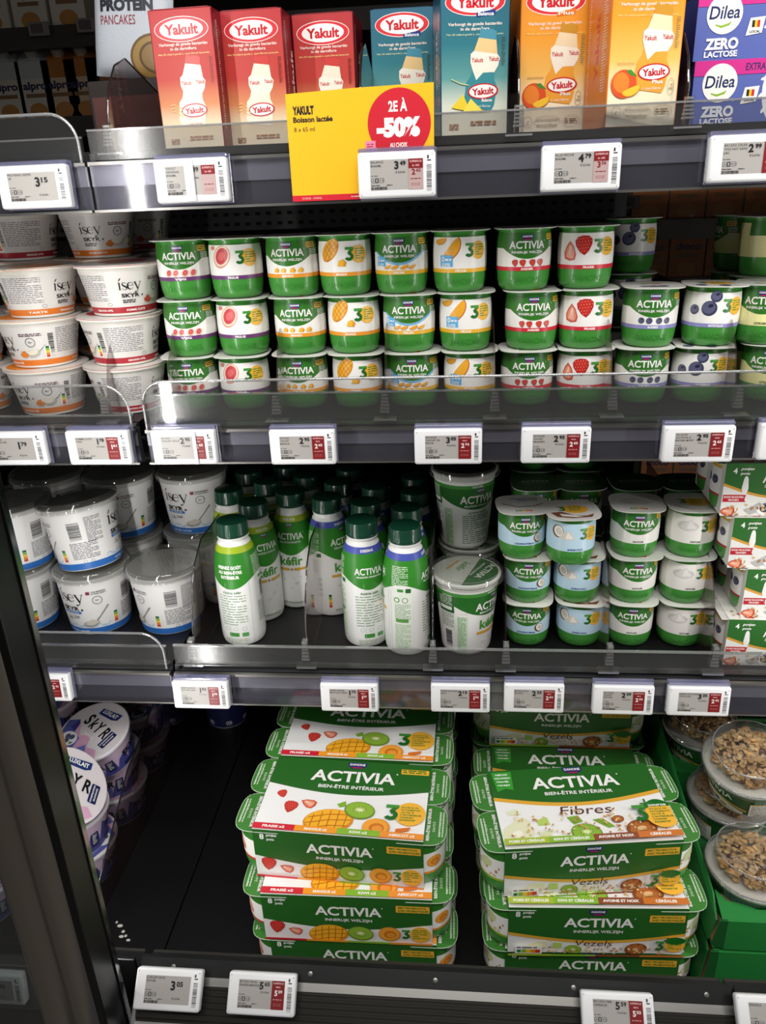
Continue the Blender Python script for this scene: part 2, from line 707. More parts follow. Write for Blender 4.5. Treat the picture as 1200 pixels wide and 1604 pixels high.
def three(d, x, y, h):
    """the flat-topped figure 3, (x, y) its middle"""
    s = h / 1.3
    T = lambda a, b: (x + (a - .45) * s, y + (b - .65) * s)
    d.poly([T(.05, 1.05), T(.9, 1.05), T(.9, 1.3), T(.05, 1.3)], LGRN)
    d.poly([T(.52, 1.06), T(.9, 1.06), T(.6, .76), T(.28, .76)], GRN)
    o = [T(.42 + .46 * math.cos(math.radians(a)), .42 + .42 * math.sin(math.radians(a))) for a in range(105, -161, -15)]
    i = [T(.42 + .17 * math.cos(math.radians(a)), .42 + .13 * math.sin(math.radians(a))) for a in range(-160, 106, 15)]
    d.poly(o + i, '#1e6a24')


def sunburst_words(d, x, y, r):
    d.ell(x, y, r, r, YEL, n=30)
    for i, s in enumerate(('SOURCE DE', 'NUTRIMENTS', 'ACTIF À', "L'INTÉRIEUR", 'CONFORT', 'DIGESTIF')):
        d.text(s, x - r * .62, y + r * (.55 - .22 * i), r * .13, '#3c7a2a', w=r * .125 * len(s), al='L', bold=.03)


def sunburst(d, x, y, r):
    d.ell(x, y, r, r, YEL, n=30)
    d.lines(x - r * .75, y + r * .5, r * 1.5, r * .26, 5, '#4a8a2a', th=.42, seed=11)


def danone(d, x, y, w):
    d.poly([(x - w / 2, y + w * .2), (x + w / 2, y + w * .2), (x + w * .46, y - w * .08), (x + w * .2, y - w * .24), (x - w * .2, y - w * .24), (x - w * .46, y - w * .08)], '#2a2a6e')
    d.poly([(x - w * .3, y - w * .13), (x + w * .3, y - w * .13), (x + w * .2, y - w * .2), (x - w * .2, y - w * .2)], '#c4263a')
    d.text('DANONE', x, y + w * .06, w * .15, WHT, w=w * .8, bold=.03)


def nutri(d, x, y, w, h):
    """upright five-step nutrition scale"""
    d.rrect(x, y, x + w, y + h, w * .15, '#f6f4f0')
    for k, c in enumerate(('#2c7a44', '#86b53c', '#efc62c', '#e08a2a', '#cc3a28')):
        q = y + h * (.80 - .18 * k)
        d.rect(x + w * .2, q, x + w * .8, q + h * .17, c)
    d.text('A', x + w / 2, y + h * .88, h * .12, INK, bold=.04)


def nutri_flat(d, x, y, w, h):
    d.rrect(x, y, x + w, y + h, h * .12, '#f6f4f0')
    d.lines(x + w * .06, y + h * .74, w * .8, h * .3, 1, '#444444', th=.5)
    for k, c in enumerate(('#2c7a44', '#86b53c', '#efc62c', '#e08a2a', '#cc3a28')):
        d.rect(x + w * (.06 + .175 * k), y + h * .12, x + w * (.06 + .175 * (k + 1)), y + h * .6, c)
    d.ring(x + w * .14, y + h * .36, h * .3, h * .3, h * .07, WHT, n=12)


def activia(d, x, y, h, w, c=WHT, rot=0):
    d.text('ACTIVIA', x, y, h, c, w=w, bold=.025, rot=rot)
    q = math.radians(rot)
    d.ell(x + (w / 2 + h * .06) * math.cos(q) - h * .5 * math.sin(q), y + (w / 2 + h * .06) * math.sin(q) + h * .5 * math.cos(q), h * .06, h * .06, c, n=8)


def isey(d, x, y, h, c=INK):
    """high-contrast lower-case serif word; (x, y) left end of the base line, h the x-height"""
    k = h
    # i with an accent
    d.rect(x + .12 * k, y, x + .32 * k, y + k, c)
    d.rect(x + .02 * k, y, x + .42 * k, y + .05 * k, c)
    d.poly([(x, y + k), (x + .32 * k, y + k), (x + .13 * k, y + .9 * k)], c)
    d.poly([(x + .14 * k, y + 1.18 * k), (x + .26 * k, y + 1.16 * k), (x + .52 * k, y + 1.55 * k), (x + .34 * k, y + 1.55 * k)], c)
    # s
    o = x + .5 * k
    d.stroke([(o + .58 * k, y + .78 * k), (o + .45 * k, y + .97 * k), (o + .25 * k, y + .98 * k), (o + .08 * k, y + .82 * k), (o + .14 * k, y + .62 * k), (o + .36 * k, y + .48 * k), (o + .58 * k, y + .34 * k), (o + .62 * k, y + .16 * k), (o + .45 * k, y + .01 * k), (o + .22 * k, y + .02 * k), (o + .05 * k, y + .24 * k)],
             [v * k for v in (.07, .06, .07, .15, .2, .22, .2, .15, .07, .06, .07)], c)
    # e
    o = x + 1.2 * k
    pts, ws = [], []
    for a in range(5, 331, 25):
        q = math.radians(a)
        pts.append((o + (.42 + .38 * math.cos(q)) * k, y + (.5 + .47 * math.sin(q)) * k))
        ws.append((.06 + .16 * max(0, -math.cos(q - .2))) * k)
    d.stroke(pts, ws, c)
    d.rect(o + .1 * k, y + .52 * k, o + .82 * k, y + .58 * k, c)
    # y with a ball tail
    o = x + 2.12 * k
    d.stroke([(o + .08 * k, y + .98 * k), (o + .48 * k, y)], .2 * k, c)
    d.stroke([(o + .85 * k, y + .98 * k), (o + .5 * k, y + .02 * k), (o + .36 * k, y - .28 * k), (o + .16 * k, y - .42 * k)], [.06 * k, .08 * k, .08 * k, .07 * k], c)
    d.ell(o + .12 * k, y - .36 * k, .11 * k, .11 * k, c, n=12)
    d.rect(o - .08 * k, y + .95 * k, o + .28 * k, y + k, c)
    d.rect(o + .7 * k, y + .95 * k, o + .98 * k, y + k, c)


def yakult(d, x, y, w, c='#c8202c', rot=0, ring=True, sub=None):
    h = w * .36
    if ring:
        d.ell(x, y, w / 2, h / 2 * 1.1, '#d8303a', rot, 30)
        d.ring(x, y, w / 2, h / 2 * 1.1, w * .012, '#f6e8e0', rot)
    d.ell(x, y, w * .40, h * .42, '#f8f4ee', rot, 28)
    q = math.radians(rot)
    d.text('Yakult', x, y, h * .42, c, w=w * .62, bold=.04, rot=rot)
    if sub:
        d.poly([(x + w * .02, y - h * .42), (x + w * .34, y - h * .30), (x + w * .34, y - h * .52), (x + w * .02, y - h * .6)], sub[1])
        d.text(sub[0], x + w * .18, y - h * .46, h * .15, WHT, w=w * .26, bold=.02)


def wave_band(d, x0, x1, yb, dip, ytop, c, n=24):
    """filled shape below ytop with a hanging curved lower edge"""
    pts = [(x0, ytop)]
    for k in range(n + 1):
        t = k / n
        pts.append((x0 + (x1 - x0) * t, yb - dip * math.sin(PI * t)))
    pts.append((x1, ytop))
    d.poly(pts, c)


def arc_strip(d, x0, x1, yb, dip, w, c, n=24):
    d.stroke([(x0 + (x1 - x0) * k / n, yb - dip * math.sin(PI * k / n)) for k in range(n + 1)], w, c)
# ---------------------------------------------------------------- the refrigerator: shelves, rails, guards
Z1, Z2, Z3, Z4 = 1.299, 1.010, 0.675, 0.316
XB = -0.375                       # where the two bays meet
BLACK = M('#0b0b0c', 0.35)
DECK = M('#0d0c0e', 0.42, bump=0.15, scale=900)
RAILM = M('#a6a7aa', 0.30, metal=0.5)
RAILD = M('#58595d', 0.32, metal=0.4)
ALU = M('#94928e', 0.34, metal=0.9)
DALU = M('#4a4844', 0.38, metal=0.8)
NAVYM = M('#1a2040', 0.35)
LILAC = clear('lilac_clip', '#e2e2f2', 0.14, '#ccccec', 0.12, 0.15)

b = MB()
b.box(-1.3, 1.1, 0.80, 0.82, 0.2, 2.0, M('#050505', 0.8))
struct(b.build('wall_back'))
b = MB()
b.box(-1.32, -1.3, -0.2, 0.82, 0.2, 2.0, BLACK)
struct(b.build('wall_left'))
b = MB()
b.box(1.1, 1.12, -0.2, 0.82, 0.2, 2.0, BLACK)
struct(b.build('wall_right'))
b = MB()
b.box(-3, 3, -2.82, -2.8, 0.0, 3.0, M('#a8a49c', 0.6))
struct(b.build('wall_front'))
b = MB()
b.box(-1.3, 1.1, 0.484, 0.490, Z2, 1.85, clear('dimming_glass', '#dad8d6', 0.0, '#303030', 0, .03, .12))  # tinted pane added to dim the cartons on the rear shelves
struct(b.build('dimming_pane'))
b = MB()
b.box(-3, 3, -3, 0.9, -0.02, 0.0, M('#6b6862', 0.4))
struct(b.build('floor'))
b = MB()
b.box(-1.32, 1.12, -0.25, 0.82, 1.85, 1.9, BLACK)
struct(b.build('ceiling'))

# base deck of the case (black floor panels with a seam)
b = MB()
for x0, x1 in ((-1.3, -0.39), (-0.388, -0.197), (-0.195, 0.35), (0.352, 1.1)):
    b.box(x0, x1, -0.215, 0.46, Z4 - 0.012, Z4, DECK, 0.0008, 1)
b.box(-1.3, 1.1, -0.25, 0.80, 0.0, Z4 - 0.012, BLACK)
o = b.build('base_deck')
tag(o, 'black floor panels of the lowest level under the eight-pot multipacks', 'shelf')


def guard_poly(x0, x1, z0, z1, r0, r1):
    pts = [(x0, z0)]
    for r, cx, a0 in ((r0, x0 + r0, 180), (r1, x1 - r1, 90)):
        if r < .001:
            pts.append((cx, z1))
            continue
        for k in range(9):
            a = math.radians(a0 - k * 90 / 8)
            pts.append((cx + r * math.cos(a), z1 - r + r * math.sin(a)))
    return pts + [(x1, z0)]


def guards(low, guard, x0, x1, label):
    t = thing('front_guard', label, 'guard', (0, 0, 0), group='clear front guards')
    if low:
        b = MB()
        b.box(x0 + .004, x1, -0.002, 0.001, low[0], low[1], FROST)
        b.box(x0 + .004, x1, -0.0028, 0.0012, low[1] - .0012, low[1] + .0006, EDGE)
        b.box(x0 + .004, x1, -0.004, 0.006, low[0] - .002, low[0], FROST)
        b.build('product_stop', t)
    if guard:
        g0, g1, r0, r1 = guard
        b = MB()
        poly = guard_poly(x0 + .004, x1 - .002, g0, g1, r0, r1)
        b.prism(poly, lambda a, c, tt: (a, tt, c), -0.0065, -0.0045, CLEAR)
        b.build('guard_panel', t)
        b = MB()
        b.tube([(a, -0.0055, c) for a, c in poly], 0.0016, EDGE, 8)
        b.build('guard_edge', t, 60)
    return t


def shelf(label, guard_label, x0, x1, z, rail_z0, rail_z1, guard=None, low=None, bracket=False):
    """z: top of the deck; rail between rail_z0 and rail_z1; guard: (z0, z1, r0, r1) clear fence; low: (z0, z1) hazy lip"""
    t = thing('refrigerator_shelf', label, 'shelf', (0, 0, 0))
    b = MB()
    b.box(x0, x1, 0.012, 0.47, z - 0.014, z, DECK)
    b.box(x0, x1, 0.40, 0.47, z - 0.045, z - 0.014, BLACK)
    b.build('deck', t)
    b = MB()
    zm = rail_z0 + (rail_z1 - rail_z0) * .52
    b.box(x0, x1, 0.002, 0.012, rail_z0, rail_z1, RAILD)
    b.box(x0, x1, 0.0, 0.002, zm, rail_z1 - .004, RAILM)
    b.box(x0, x1, -0.004, 0.004, rail_z1 - .004, rail_z1, ALU)
    b.box(x0, x1, -0.005, 0.004, rail_z0, rail_z0 + .0025, ALU)
    b.build('price_rail', t)
    b = MB()
    b.box(x0 + .002, x1, -0.0052, -0.0042, rail_z0 + .0025, rail_z1 - .003, clear('rail_cover', '#ecebf0', 0.03, '#8a8a92', 0.05, 0.08))
    b.build('rail_cover', t)
    guards(low, guard, x0, x1, guard_label)
    if bracket:
        b = MB()
        b.box(x0 - .002, x0 + .006, 0.006, 0.30, rail_z0 + .004, z - .001, BLACK, .001, 1)
        b.build('bracket', t)
    return t


shelf('upper shelf under the red, teal and orange drink cartons', 'hazy clear lip in front of the drink cartons on the upper shelf', XB + .003, 1.09, Z1, 1.2405, 1.2887, None, (1.292, 1.318), True)
shelf('upper shelf of the left bay, empty behind a round-cornered clear guard', 'round-cornered clear guard of the empty left bay at the top', -1.3, XB, Z1, 1.2405, 1.2887, (1.288, 1.334, .001, .028), (1.292, 1.312))
shelf('middle shelf carrying three-high green yogurt pots behind a clear guard', 'long clear guard in front of the stacked green pots on the middle shelf', XB + .018, 1.09, Z2, 0.962, 1.004, (1.004, 1.061, .026, .001), (1.010, 1.045), True)
shelf('left bay shelf carrying white skyr bowls with orange and red bands', 'round-cornered clear guard in front of the white skyr bowls', -1.3, XB + .006, Z2, 0.962, 1.004, (1.004, 1.058, .001, .03), (1.010, 1.022))
shelf('lower shelf carrying white drink bottles, cups and coconut yogurt pots', 'low hazy lip in front of the drink bottles on the lower shelf', XB + .004, 1.09, Z3, 0.619, 0.667, None, (0.682, 0.710), True)
shelf('left bay shelf carrying tall white skyr tubs with blue bands', 'round-cornered clear guard in front of the tall skyr tubs', -1.3, XB - .002, Z3, 0.619, 0.667, (0.676, 0.730, .001, .03), (0.682, 0.708))

# bottom front: black lip, aluminium rail, navy kick panel
t = thing('bottom_front', 'black lip and grey ridged price rail along the foot of the case', 'rail')
b = MB()
for x0, x1 in ((XB + .018, 0.296), (0.300, 1.09)):
    b.box(x0, x1, -0.249, -0.243, 0.36, 0.443, BLACK, .0015, 2)
    b.box(x0, x1, -0.243, -0.222, 0.418, 0.424, BLACK, .001, 1)
    b.box(x0, x1, -0.224, -0.2185, 0.335, 0.424, DALU, .001, 1)
ex = lambda a, c, t: (t, a, c)
for x0, x1 in ((XB + .018, 0.296), (0.300, 1.09)):
    b.prism([(-.2440, .4490), (-.2475, .4490), (-.2600, .4370), (-.2580, .4345)], ex, x0, x1, BLACK)
b.build('lip', t)
b = MB()
for x in (-.318, -.16, -.02, .13, .27, .345, .45):
    n = len(b.v)
    b.lathe([(.0026, 0), (.0026, .001), (.0012, .0012)], ALU, 14)
    for k in range(n, len(b.v)):
        vx, vy, vz = b.v[k]
        b.v[k] = (x + vx, -0.254 + vy * .7 - vz * .7, .4432 + vy * .7 + vz * .7)
b.build('screws', t)
b = MB()
X0 = -.3585
ex = lambda a, c, t: (t, a, c)
b.prism([(-.2605, .4370), (-.2670, .4315), (-.2660, .4290), (-.2580, .4360)], ex, X0, 1.09, ALU)
b.prism([(-.2660, .4300), (-.2920, .4020), (-.2885, .3985), (-.2590, .4300)], ex, X0, 1.09, DALU)
for k in range(6):
    y, z = -.2680 - .0042 * k, .4285 - .0045 * k
    b.prism([(y, z), (y - .0022, z + .0002), (y - .0036, z - .0014), (y - .0014, z - .0024)], ex, X0 + .004, 1.09, DALU)
b.prism([(-.2890, .4050), (-.2960, .4000), (-.2960, .3970), (-.2880, .3990)], ex, X0, 1.09, ALU)
b.build('price_rail', t)
b = MB()
b.prism([(-.260, .436), (-.267, .431), (-.297, .400), (-.297, .372), (-.262, .372)], ex, X0 - .001, X0 + .003, RAILM)
b.build('end_cap', t)
b = MB()
b.prism([(-.2890, .3985), (-.2960, .3970), (-.40, .360), (-.40, .1), (-.26, .1), (-.26, .3985)], ex, -.3575, 1.09, NAVYM)
b.build('kick_panel', t)
t = thing('bottom_front', 'foot rail, black lip and air grille seen behind the glass door at the lower left', 'rail')
b = MB()
for x0, x1 in ((-0.47, XB + .008), (-1.3, -0.48)):
    b.box(x0, x1, -0.249, -0.243, 0.36, 0.443, BLACK, .0015, 2)
    b.box(x0, x1, -0.243, -0.222, 0.418, 0.424, BLACK, .001, 1)
    b.box(x0, x1, -0.224, -0.2185, 0.335, 0.424, DALU, .001, 1)
b.build('lip', t)
b = MB()
b.box(-1.3, XB - .012, -0.258, -0.2495, 0.36, 0.4405, RAILM)
b.box(-1.3, XB - .012, -0.262, -0.2495, 0.440, 0.4435, ALU, .001, 1)
b.build('price_rail', t)
b = MB()
for k in range(26):
    x = -1.1 + k * .028
    b.box(x, x + .004, -.284, -.262, .338, .344, BLACK)
b.box(-1.1, -.372, -.284, -.281, .336, .346, BLACK)
b.box(-1.1, -.372, -.272, -.269, .336, .346, BLACK)
b.build('air_grille', t)

# perforated panel high at the back of the middle level, plus a rear shelving unit seen in the dark
b = MB()
b.box(-1.29, .27, .473, .478, 1.200, 1.285, M('#101011', .5))
for k in range(72):
    x = -1.0 + k * .0175
    for z in (1.207, 1.222):
        b.box(x, x + .008, .4722, .473, z, z + .005, M('#000000', .9))
o = b.build('perforated_strip')
tag(o, 'black perforated metal strip behind the middle shelf, below the upper shelf', 'panel')

# closed door at the left: stile, pull bar, chrome edge, glass
t = thing('glass_door', 'closed glass door with glossy black stile at the left edge', 'door')
b = MB()
b.box(-0.4015, -0.366, -0.325, -0.285, -0.0 + .05, 1.83, M('#0a0a0a', .32, spec=.35), .002, 2)
b.build('stile', t)
b = MB()
pr = [(-.447, -.292), (-.4455, -.308), (-.4405, -.320), (-.432, -.3285), (-.422, -.3315), (-.412, -.3295), (-.405, -.323), (-.402, -.3235), (-.398, -.330), (-.390, -.334), (-.381, -.3325), (-.375, -.327), (-.3735, -.3245), (-.402, -.318), (-.402, -.292)]
b.prism(pr, lambda a, c, tt: (a, c, tt), .05, 1.83, M('#948c82', .30, metal=.85))
b.build('pull_bar', t, 50)
b = MB()
b.box(-0.3665, -0.3640, -0.290, -0.282, .05, 1.83, M('#8a8884', .14, metal=1.0), .0006, 1)
b.build('chrome_edge', t)
b = MB()
b.box(-1.2, -0.446, -0.305, -0.299, .1, 1.8, GLASS)
b.build('glass_pane', t)


# clear dividers with ribbed clips
def fin_profile(h, kind):
    if kind == 'peak':
        return [(.004, 0), (.006, .05), (.02, .085), (.05, .115), (.09, .13), (.18, .105), (.40, .05), (.40, 0)]
    return [(.004, 0), (.010, .045), (.022, .08), (.045, .11), (.085, .13), (.40, .13), (.40, 0)]


def make_clip():
    b = MB()
    for k in range(6):
        w = .0052 - .0004 * k
        b.box(-w, w, -.0075, .002, .012 + k * .0045, .0148 + k * .0045, EDGE)
    b.box(-.0042, -.0016, -.007, .003, 0, .038, CLEAR)
    b.box(.0016, .0042, -.007, .003, 0, .038, CLEAR)
    b.box(-.013, .013, -.008, .004, .001, .0035, EDGE)
    return b.mesh('clip')


CLIP = make_clip()
FINS = {}
for kind in ('peak', 'curve'):
    b = MB()
    pr = fin_profile(.13, kind)
    b.prism(pr, lambda a, c, tt: (tt, a, c), -.0008, .0008, FIN)
    e = MB()
    e.tube([(0, a, c) for a, c in pr[:-1]], .0011, clear('fin_edge', '#8a8682', .22, '#4a4744', .12), 6)
    FINS[kind] = (b.mesh('fin'), e.mesh('fin_edge', 60))
FINS['faint'] = (FINS['curve'][0], None)


def divider(label, x, z, kind, y=0.0, sc=(1, 1, 1), rz=0.0, grp='clear shelf dividers'):
    t = thing('shelf_divider', label, 'divider', (x, y, z), (0, 0, rz), grp)
    t.scale = sc
    part('fin', FINS[kind][0], t)
    if FINS[kind][1]:
        part('fin_edge', FINS[kind][1], t)
    part('clip', CLIP, t, (0, 0, -.001))


for px, where in ((172, 'left of the first red drink carton'), (566, 'behind the top of the yellow card'), (812, 'between the teal and orange cartons'), (1073, 'right of the largest peach carton')):
    divider('clear fin with ribbed clip %s, upper shelf' % where, P(px, 235, -.001).x, Z1 - .004, 'peak', .004, (1, .8, .74))
for px, where in ((165, 'in the left bay between the orange and red skyr bowl stacks'), (262, 'left of the fig pots'), (433, 'between the fig and mango pots'), (603, 'between the mango and peach pots'), (775, 'between the peach and strawberry pots'), (959, 'between the strawberry and blueberry pots'), (1154, 'right of the blueberry pots')):
    divider('clear divider %s, middle shelf' % where, P(px, 645, 0).x, Z2 + .001, 'faint', .006, (1, 1, .85))
for px, where in ((300, 'between the skyr tubs and the first bottle'), (478, 'between the lime-necked and blue-necked bottles'), (678, 'between the last bottle and the lidded drink cup'), (793, 'between the drink cup and the coconut pots'), (956, 'between the coconut and plain pots'), (1122, 'between the plain pots and the boxed four-packs')):
    divider('clear divider %s, lower shelf' % where, P(px, 1020, 0).x, Z3 + .002, 'curve' if px < 700 else 'faint', .006, (1, 1, 1.1))
t = thing('shelf_divider', 'tall clear divider plate beside the purple skyr tubs at the bottom left', 'divider', (-.498, 0, Z4), (0, 0, 0), 'clear shelf dividers')
b = MB()
pr = [(-.13, .0), (-.13, .02), (.06, .13), (.35, .20), (.35, 0)]
b.prism(pr, lambda a, c, tt: (tt, a, c), -.0012, .0012, FIN)
b.build('fin', t)
b = MB()
b.tube([(0, a, c) for a, c in pr[:-1]], .0013, clear('fin_edge'), 6)
b.build('fin_edge', t, 60)

o = MB()
for k, (px, py) in enumerate(((188, 1450), (193, 1459), (190, 1467), (197, 1466), (201, 1473), (183, 1445))):
    p = PZ(px, py, Z4)
    o.lathe([(.0026 - .0002 * k, 0), (.0018, .0007), (.0004, .0010)], M('#d8d4cc', .4), 12, True, True)
    for q in range(len(o.v) - 36, len(o.v)):
        o.v[q] = (p.x + o.v[q][0] * (1 if k % 2 else 1.6), p.y + o.v[q][1], Z4 + o.v[q][2])
o = o.build('yogurt_splash', None, 60)
tag(o, 'white splash of spilled yogurt on the black floor panel behind the lip', 'spill')
o['kind'] = 'stuff'
# ---------------------------------------------------------------- small green yogurt pots
POT = [(.0222, 0), (.0252, .0010), (.0276, .0045), (.0291, .0115), (.0299, .021), (.0302, .035), (.0300, .050), (.0291, .059), (.0288, .062)]
POTFN = round_fn(POT, 30.0)
GREENP = M('#43903a', 0.28, coat=.25)


def pot_cup(mat=GREENP, word=True):
    b = MB()
    b.lathe(POT + [(.0288, .0625), (.0318, .0632), (.0318, .0648)], mat, 48)
    if word:
        for th in (0, 94.248):
            a = Art()
            a.text('DANONE', th, 12.2, 6.0, mat, w=35, bold=.0, sp=1.1, emboss=.55)
            a.into(b, POTFN, ustep=4, vstep=4)
    return b.mesh('cup', 40)


CUP, CUPM = pot_cup(), None
LIDPTS = []
for k in range(56):
    a = 2 * PI * k / 56
    c, s = math.cos(a), math.sin(a)
    r = .0338 / (abs(c) ** 3.4 + abs(s) ** 3.4) ** (1 / 3.4)
    LIDPTS.append((r * c, r * s))


def pot_lid(art=None, mat=None):
    b = MB()
    mat = mat or M('#dcdad4', .35)
    b.prism(LIDPTS, lambda x, y, t: (x, y, t), .0649, .0658, mat)
    if art:
        art.into(b, top_fn(.0658))
    return b.mesh('lid')


FL = {
    'fig': dict(strip='#6a3a70', nl='VIJG', fr='FIGUE', lid='#c8414a'),
    'mango': dict(strip='#eb9a2e', nl='MANGO', fr='MANGUE', lid='#f2b83a'),
    'peach': dict(strip='#edb42a', nl='PERZIK', fr='PÊCHE', lid='#edda2c'),
    'strawberry': dict(strip='#d22a3c', nl='AARDBEI', fr='FRAISE', lid='#c8302f'),
    'blueberry': dict(strip='#8f8cc4', nl='BOSBES', fr='MYRTILLE', lid='#4a4c68'),
    'lemon': dict(strip=None, band='#efe9a6', nl='CITROEN', fr='CITRON', lid='#e8d84a'),
    'coconut': dict(strip=None, band='#bfdcec', nl='KOKOSNOOTSMAAK', fr='SAVEUR COCO', lid='#6a4224'),
    'plain': dict(strip=None, band='#efece6', nl='NATUUR', fr='NATURE', lid='#d8d4cc'),
}


def pot_label(k):
    f = FL[k]
    d = Art(.35)
    band = f.get('band', WHT)
    z0 = 25.5 if f['strip'] else 21.5
    d.rect(-47.1, 21.5, 141.4, 61.0, GRN)
    # brand side, centre 0
    d.rect(-47, z0, 47, 45, band)
    wave_band(d, -31, 31, 46.5, 12.5, 61.0, GRN, 30)
    d.rect(-47, 46.5, -31, 61, GRN)
    d.rect(31, 46.5, 47, 61, GRN)
    if k == 'peach':
        arc_strip(d, -31, 31, 45.5, 12.8, 2.2, '#6fb6e4', 30)
    danone(d, 0, 56.4, 13.5)
    activia(d, 0, 48.6, 7.6, 40)
    d.text('INNERLIJK WELZIJN', 0, 41.0, 2.5, WHT, w=34, bold=.02, arc=.0)
    d.rrect(23.5, 53, 36, 59, 1, YEL)
    d.lines(24.5, 56.6, 10, 2.1, 2, GRN, th=.55)
    d.lines(27, 51, 12, 1.6, 10, '#e8e8e0', th=.4, seed=5)
    # '3' side, centre 94.2 (its halves lie at both ends of the strip)
    for c in (94.248,):
        d.lay = 2
        d.rect(c - 47, z0, c + 47.1, 58.6, band)
        x = c
        big = {'fig': lambda: (fig(d, x - 12, 46, 10.5), d.ell(x - 24, 55.5, 4, 2.4, '#d98a7a')),
               'mango': lambda: (mango(d, x - 13, 49, 11.5, 50), chunk(d, x + 1, 35.5, 5.2)),
               'peach': lambda: (crescent(d, x - 9, 44, 13, 50), crescent(d, x - 24, 54, 7, 10)),
               'strawberry': lambda: (strawberry(d, x - 6, 47, 10.2, 6), straw_half(d, x - 21, 39.5, 10, -8)),
               'blueberry': lambda: (blueberry(d, x - 9, 42, 8.2), blueberry(d, x - 3, 55, 6.2), blueberry(d, x - 25, 40, 5.4)),
               'lemon': lambda: (d.ell(x - 14, 44, 10, 8, '#e8d23c', 20), d.ell(x - 14, 44, 8.4, 6.6, '#f6eeb0', 20)),
               'coconut': lambda: (coconut(d, x - 23, 47, 8), dollop(d, x - 11, 43, 10, '#d8d2c6')),
               'plain': lambda: (d.ell(x - 11, 45, 13, 6.5, '#cfccc6'), dollop(d, x - 10, 46.5, 11, '#dedbd5'))}[k]
        big()
        d.ell(x + 21, 44.5, 9.6, 9.6, YEL, n=28)
        d.lines(x + 16, 49.6, 13, 2.5, 5, '#4a8a2a', th=.45, seed=9)
        three(d, x + 9.5, 45, 14.5)
        if k == 'peach':
            d.rrect(x - 24, 28, x - 9, 40, .8, '#58aee2')
            d.text('0', x - 20.5, 36, 5.6, WHT, bold=.02)
            d.lines(x - 17.5, 34.4, 7.5, 2.4, 1, WHT, th=.8)
            d.lines(x - 22, 30.4, 11, 2.0, 2, WHT, th=.5)
    d.lay = 8
    if k == 'peach':
        d.rrect(-29, 30, -16, 40.5, .8, '#58aee2')
        d.text('0', -26, 37, 5, WHT, bold=.02)
        d.lines(-23, 35.4, 6, 2.2, 1, WHT, th=.8)
        d.lines(-27, 32, 9, 2.0, 2, WHT, th=.5)
    small = {'fig': lambda x: fig(d, x, 30, 3.6), 'mango': lambda x: chunk(d, x, 29.6, 3.6), 'peach': lambda x: crescent(d, x, 29, 4, 20),
             'strawberry': lambda x: strawberry(d, x, 30, 3.8, 8), 'blueberry': lambda x: blueberry(d, x, 30.6, 3.4), 'lemon': None, 'coconut': None, 'plain': None}[k]
    if small:
        for i, x in enumerate((-13, -4.5, 6, 15)):
            small(x)
    if k == 'coconut':
        coconut(d, 17, 31, 6.2)
    d.lay = 6
    if f['strip']:
        d.rect(-47.1, 21.5, 141.4, 25.7, f['strip'])
        tc, zt = WHT, 23.5
    else:
        tc, zt = ('#2a4a80' if k == 'coconut' else '#3c5a34'), 24.2
    tw = {'coconut': (25, 19), 'blueberry': (11, 15)}.get(k, (13, 12))
    d.text(f['nl'], 0, zt, 2.2, tc, w=tw[0], bold=.04)
    for c in (94.248,):
        d.text(f['fr'], c, zt, 2.2, tc, w=tw[1], bold=.04)
    return d.mesh('label', round_fn([(r + .00012, z) for r, z in POT], 30.0), ustep=2.3, clip=(-47.1, 141.4, 0, 70))


def lid_art(k, kind):
    d = Art(.35)
    if kind == '3':
        d.ell(4, 2, 16, 13, YEL, n=26)
        d.lines(-4, 9, 17, 3.2, 5, '#5c8a2a', th=.45)
        three(d, -13, 4, 15)
        if k == 'blueberry':
            blueberry(d, -18, -18, 6)
            blueberry(d, 6, -22, 6)
        elif k == 'coconut':
            d.poly([(-28, -8), (-14, -6), (0, -18), (14, -20), (24, -14), (20, -24), (-4, -27), (-22, -22)], '#7a4a34')
            d.poly([(-18, -12), (-6, -16), (10, -22), (0, -24), (-16, -20)], '#e8e2d6')
        else:
            d.stroke([(-26, -14), (-8, -22), (10, -23), (26, -14)], 1.6, '#b8b4ac')
    else:
        if k == 'coconut':
            d.text('KOKOSNOOTSMAAK', 4, 20, 3.4, '#24407c', w=36, bold=.05)
            d.text('SAVEUR COCO', 8, 14, 3.4, '#24407c', w=27, bold=.05)
            d.stroke([(-26, 4), (-6, -8), (14, -6), (26, 2)], 3, '#8a7a70')
        elif k == 'blueberry':
            d.ell(0, -14, 16, 5, '#3c3e58')
            for x in (-10, 0, 10):
                blueberry(d, x, -14, 5)
        else:
            d.ell(0, 4, 20, 12, '#cac7c0')
            d.lines(-14, -20, 28, 3, 2, '#7a4a44', th=.6)
        nutri_flat(d, -14, 4 if k == 'blueberry' else -24, 26, 7)
    return d


POTS = {}


def pot_kind(k, side):
    key = (k, side)
    if key not in POTS:
        r = thing('yogurt_pot', 'pot', 'yogurt pot', (0, 0, 0), (0, 0, 0), {'coconut': 'coconut yogurt pots', 'plain': 'plain yogurt pots', 'blueberry': 'blueberry yogurt pots', 'lemon': 'lemon yogurt pots'}.get(k, 'fruit yogurt pots on the middle shelf'))
        part('cup', CUP, r)
        if ('lab', k) not in POTS:
            POTS['lab', k] = pot_label(k)
        part('label', POTS['lab', k], r, (0, 0, 0), (0, 0, PI if side == '3' else 0))
        part('lid', pot_lid(lid_art(k, side)), r)
        POTS[key] = Kind(r)
    return POTS[key]


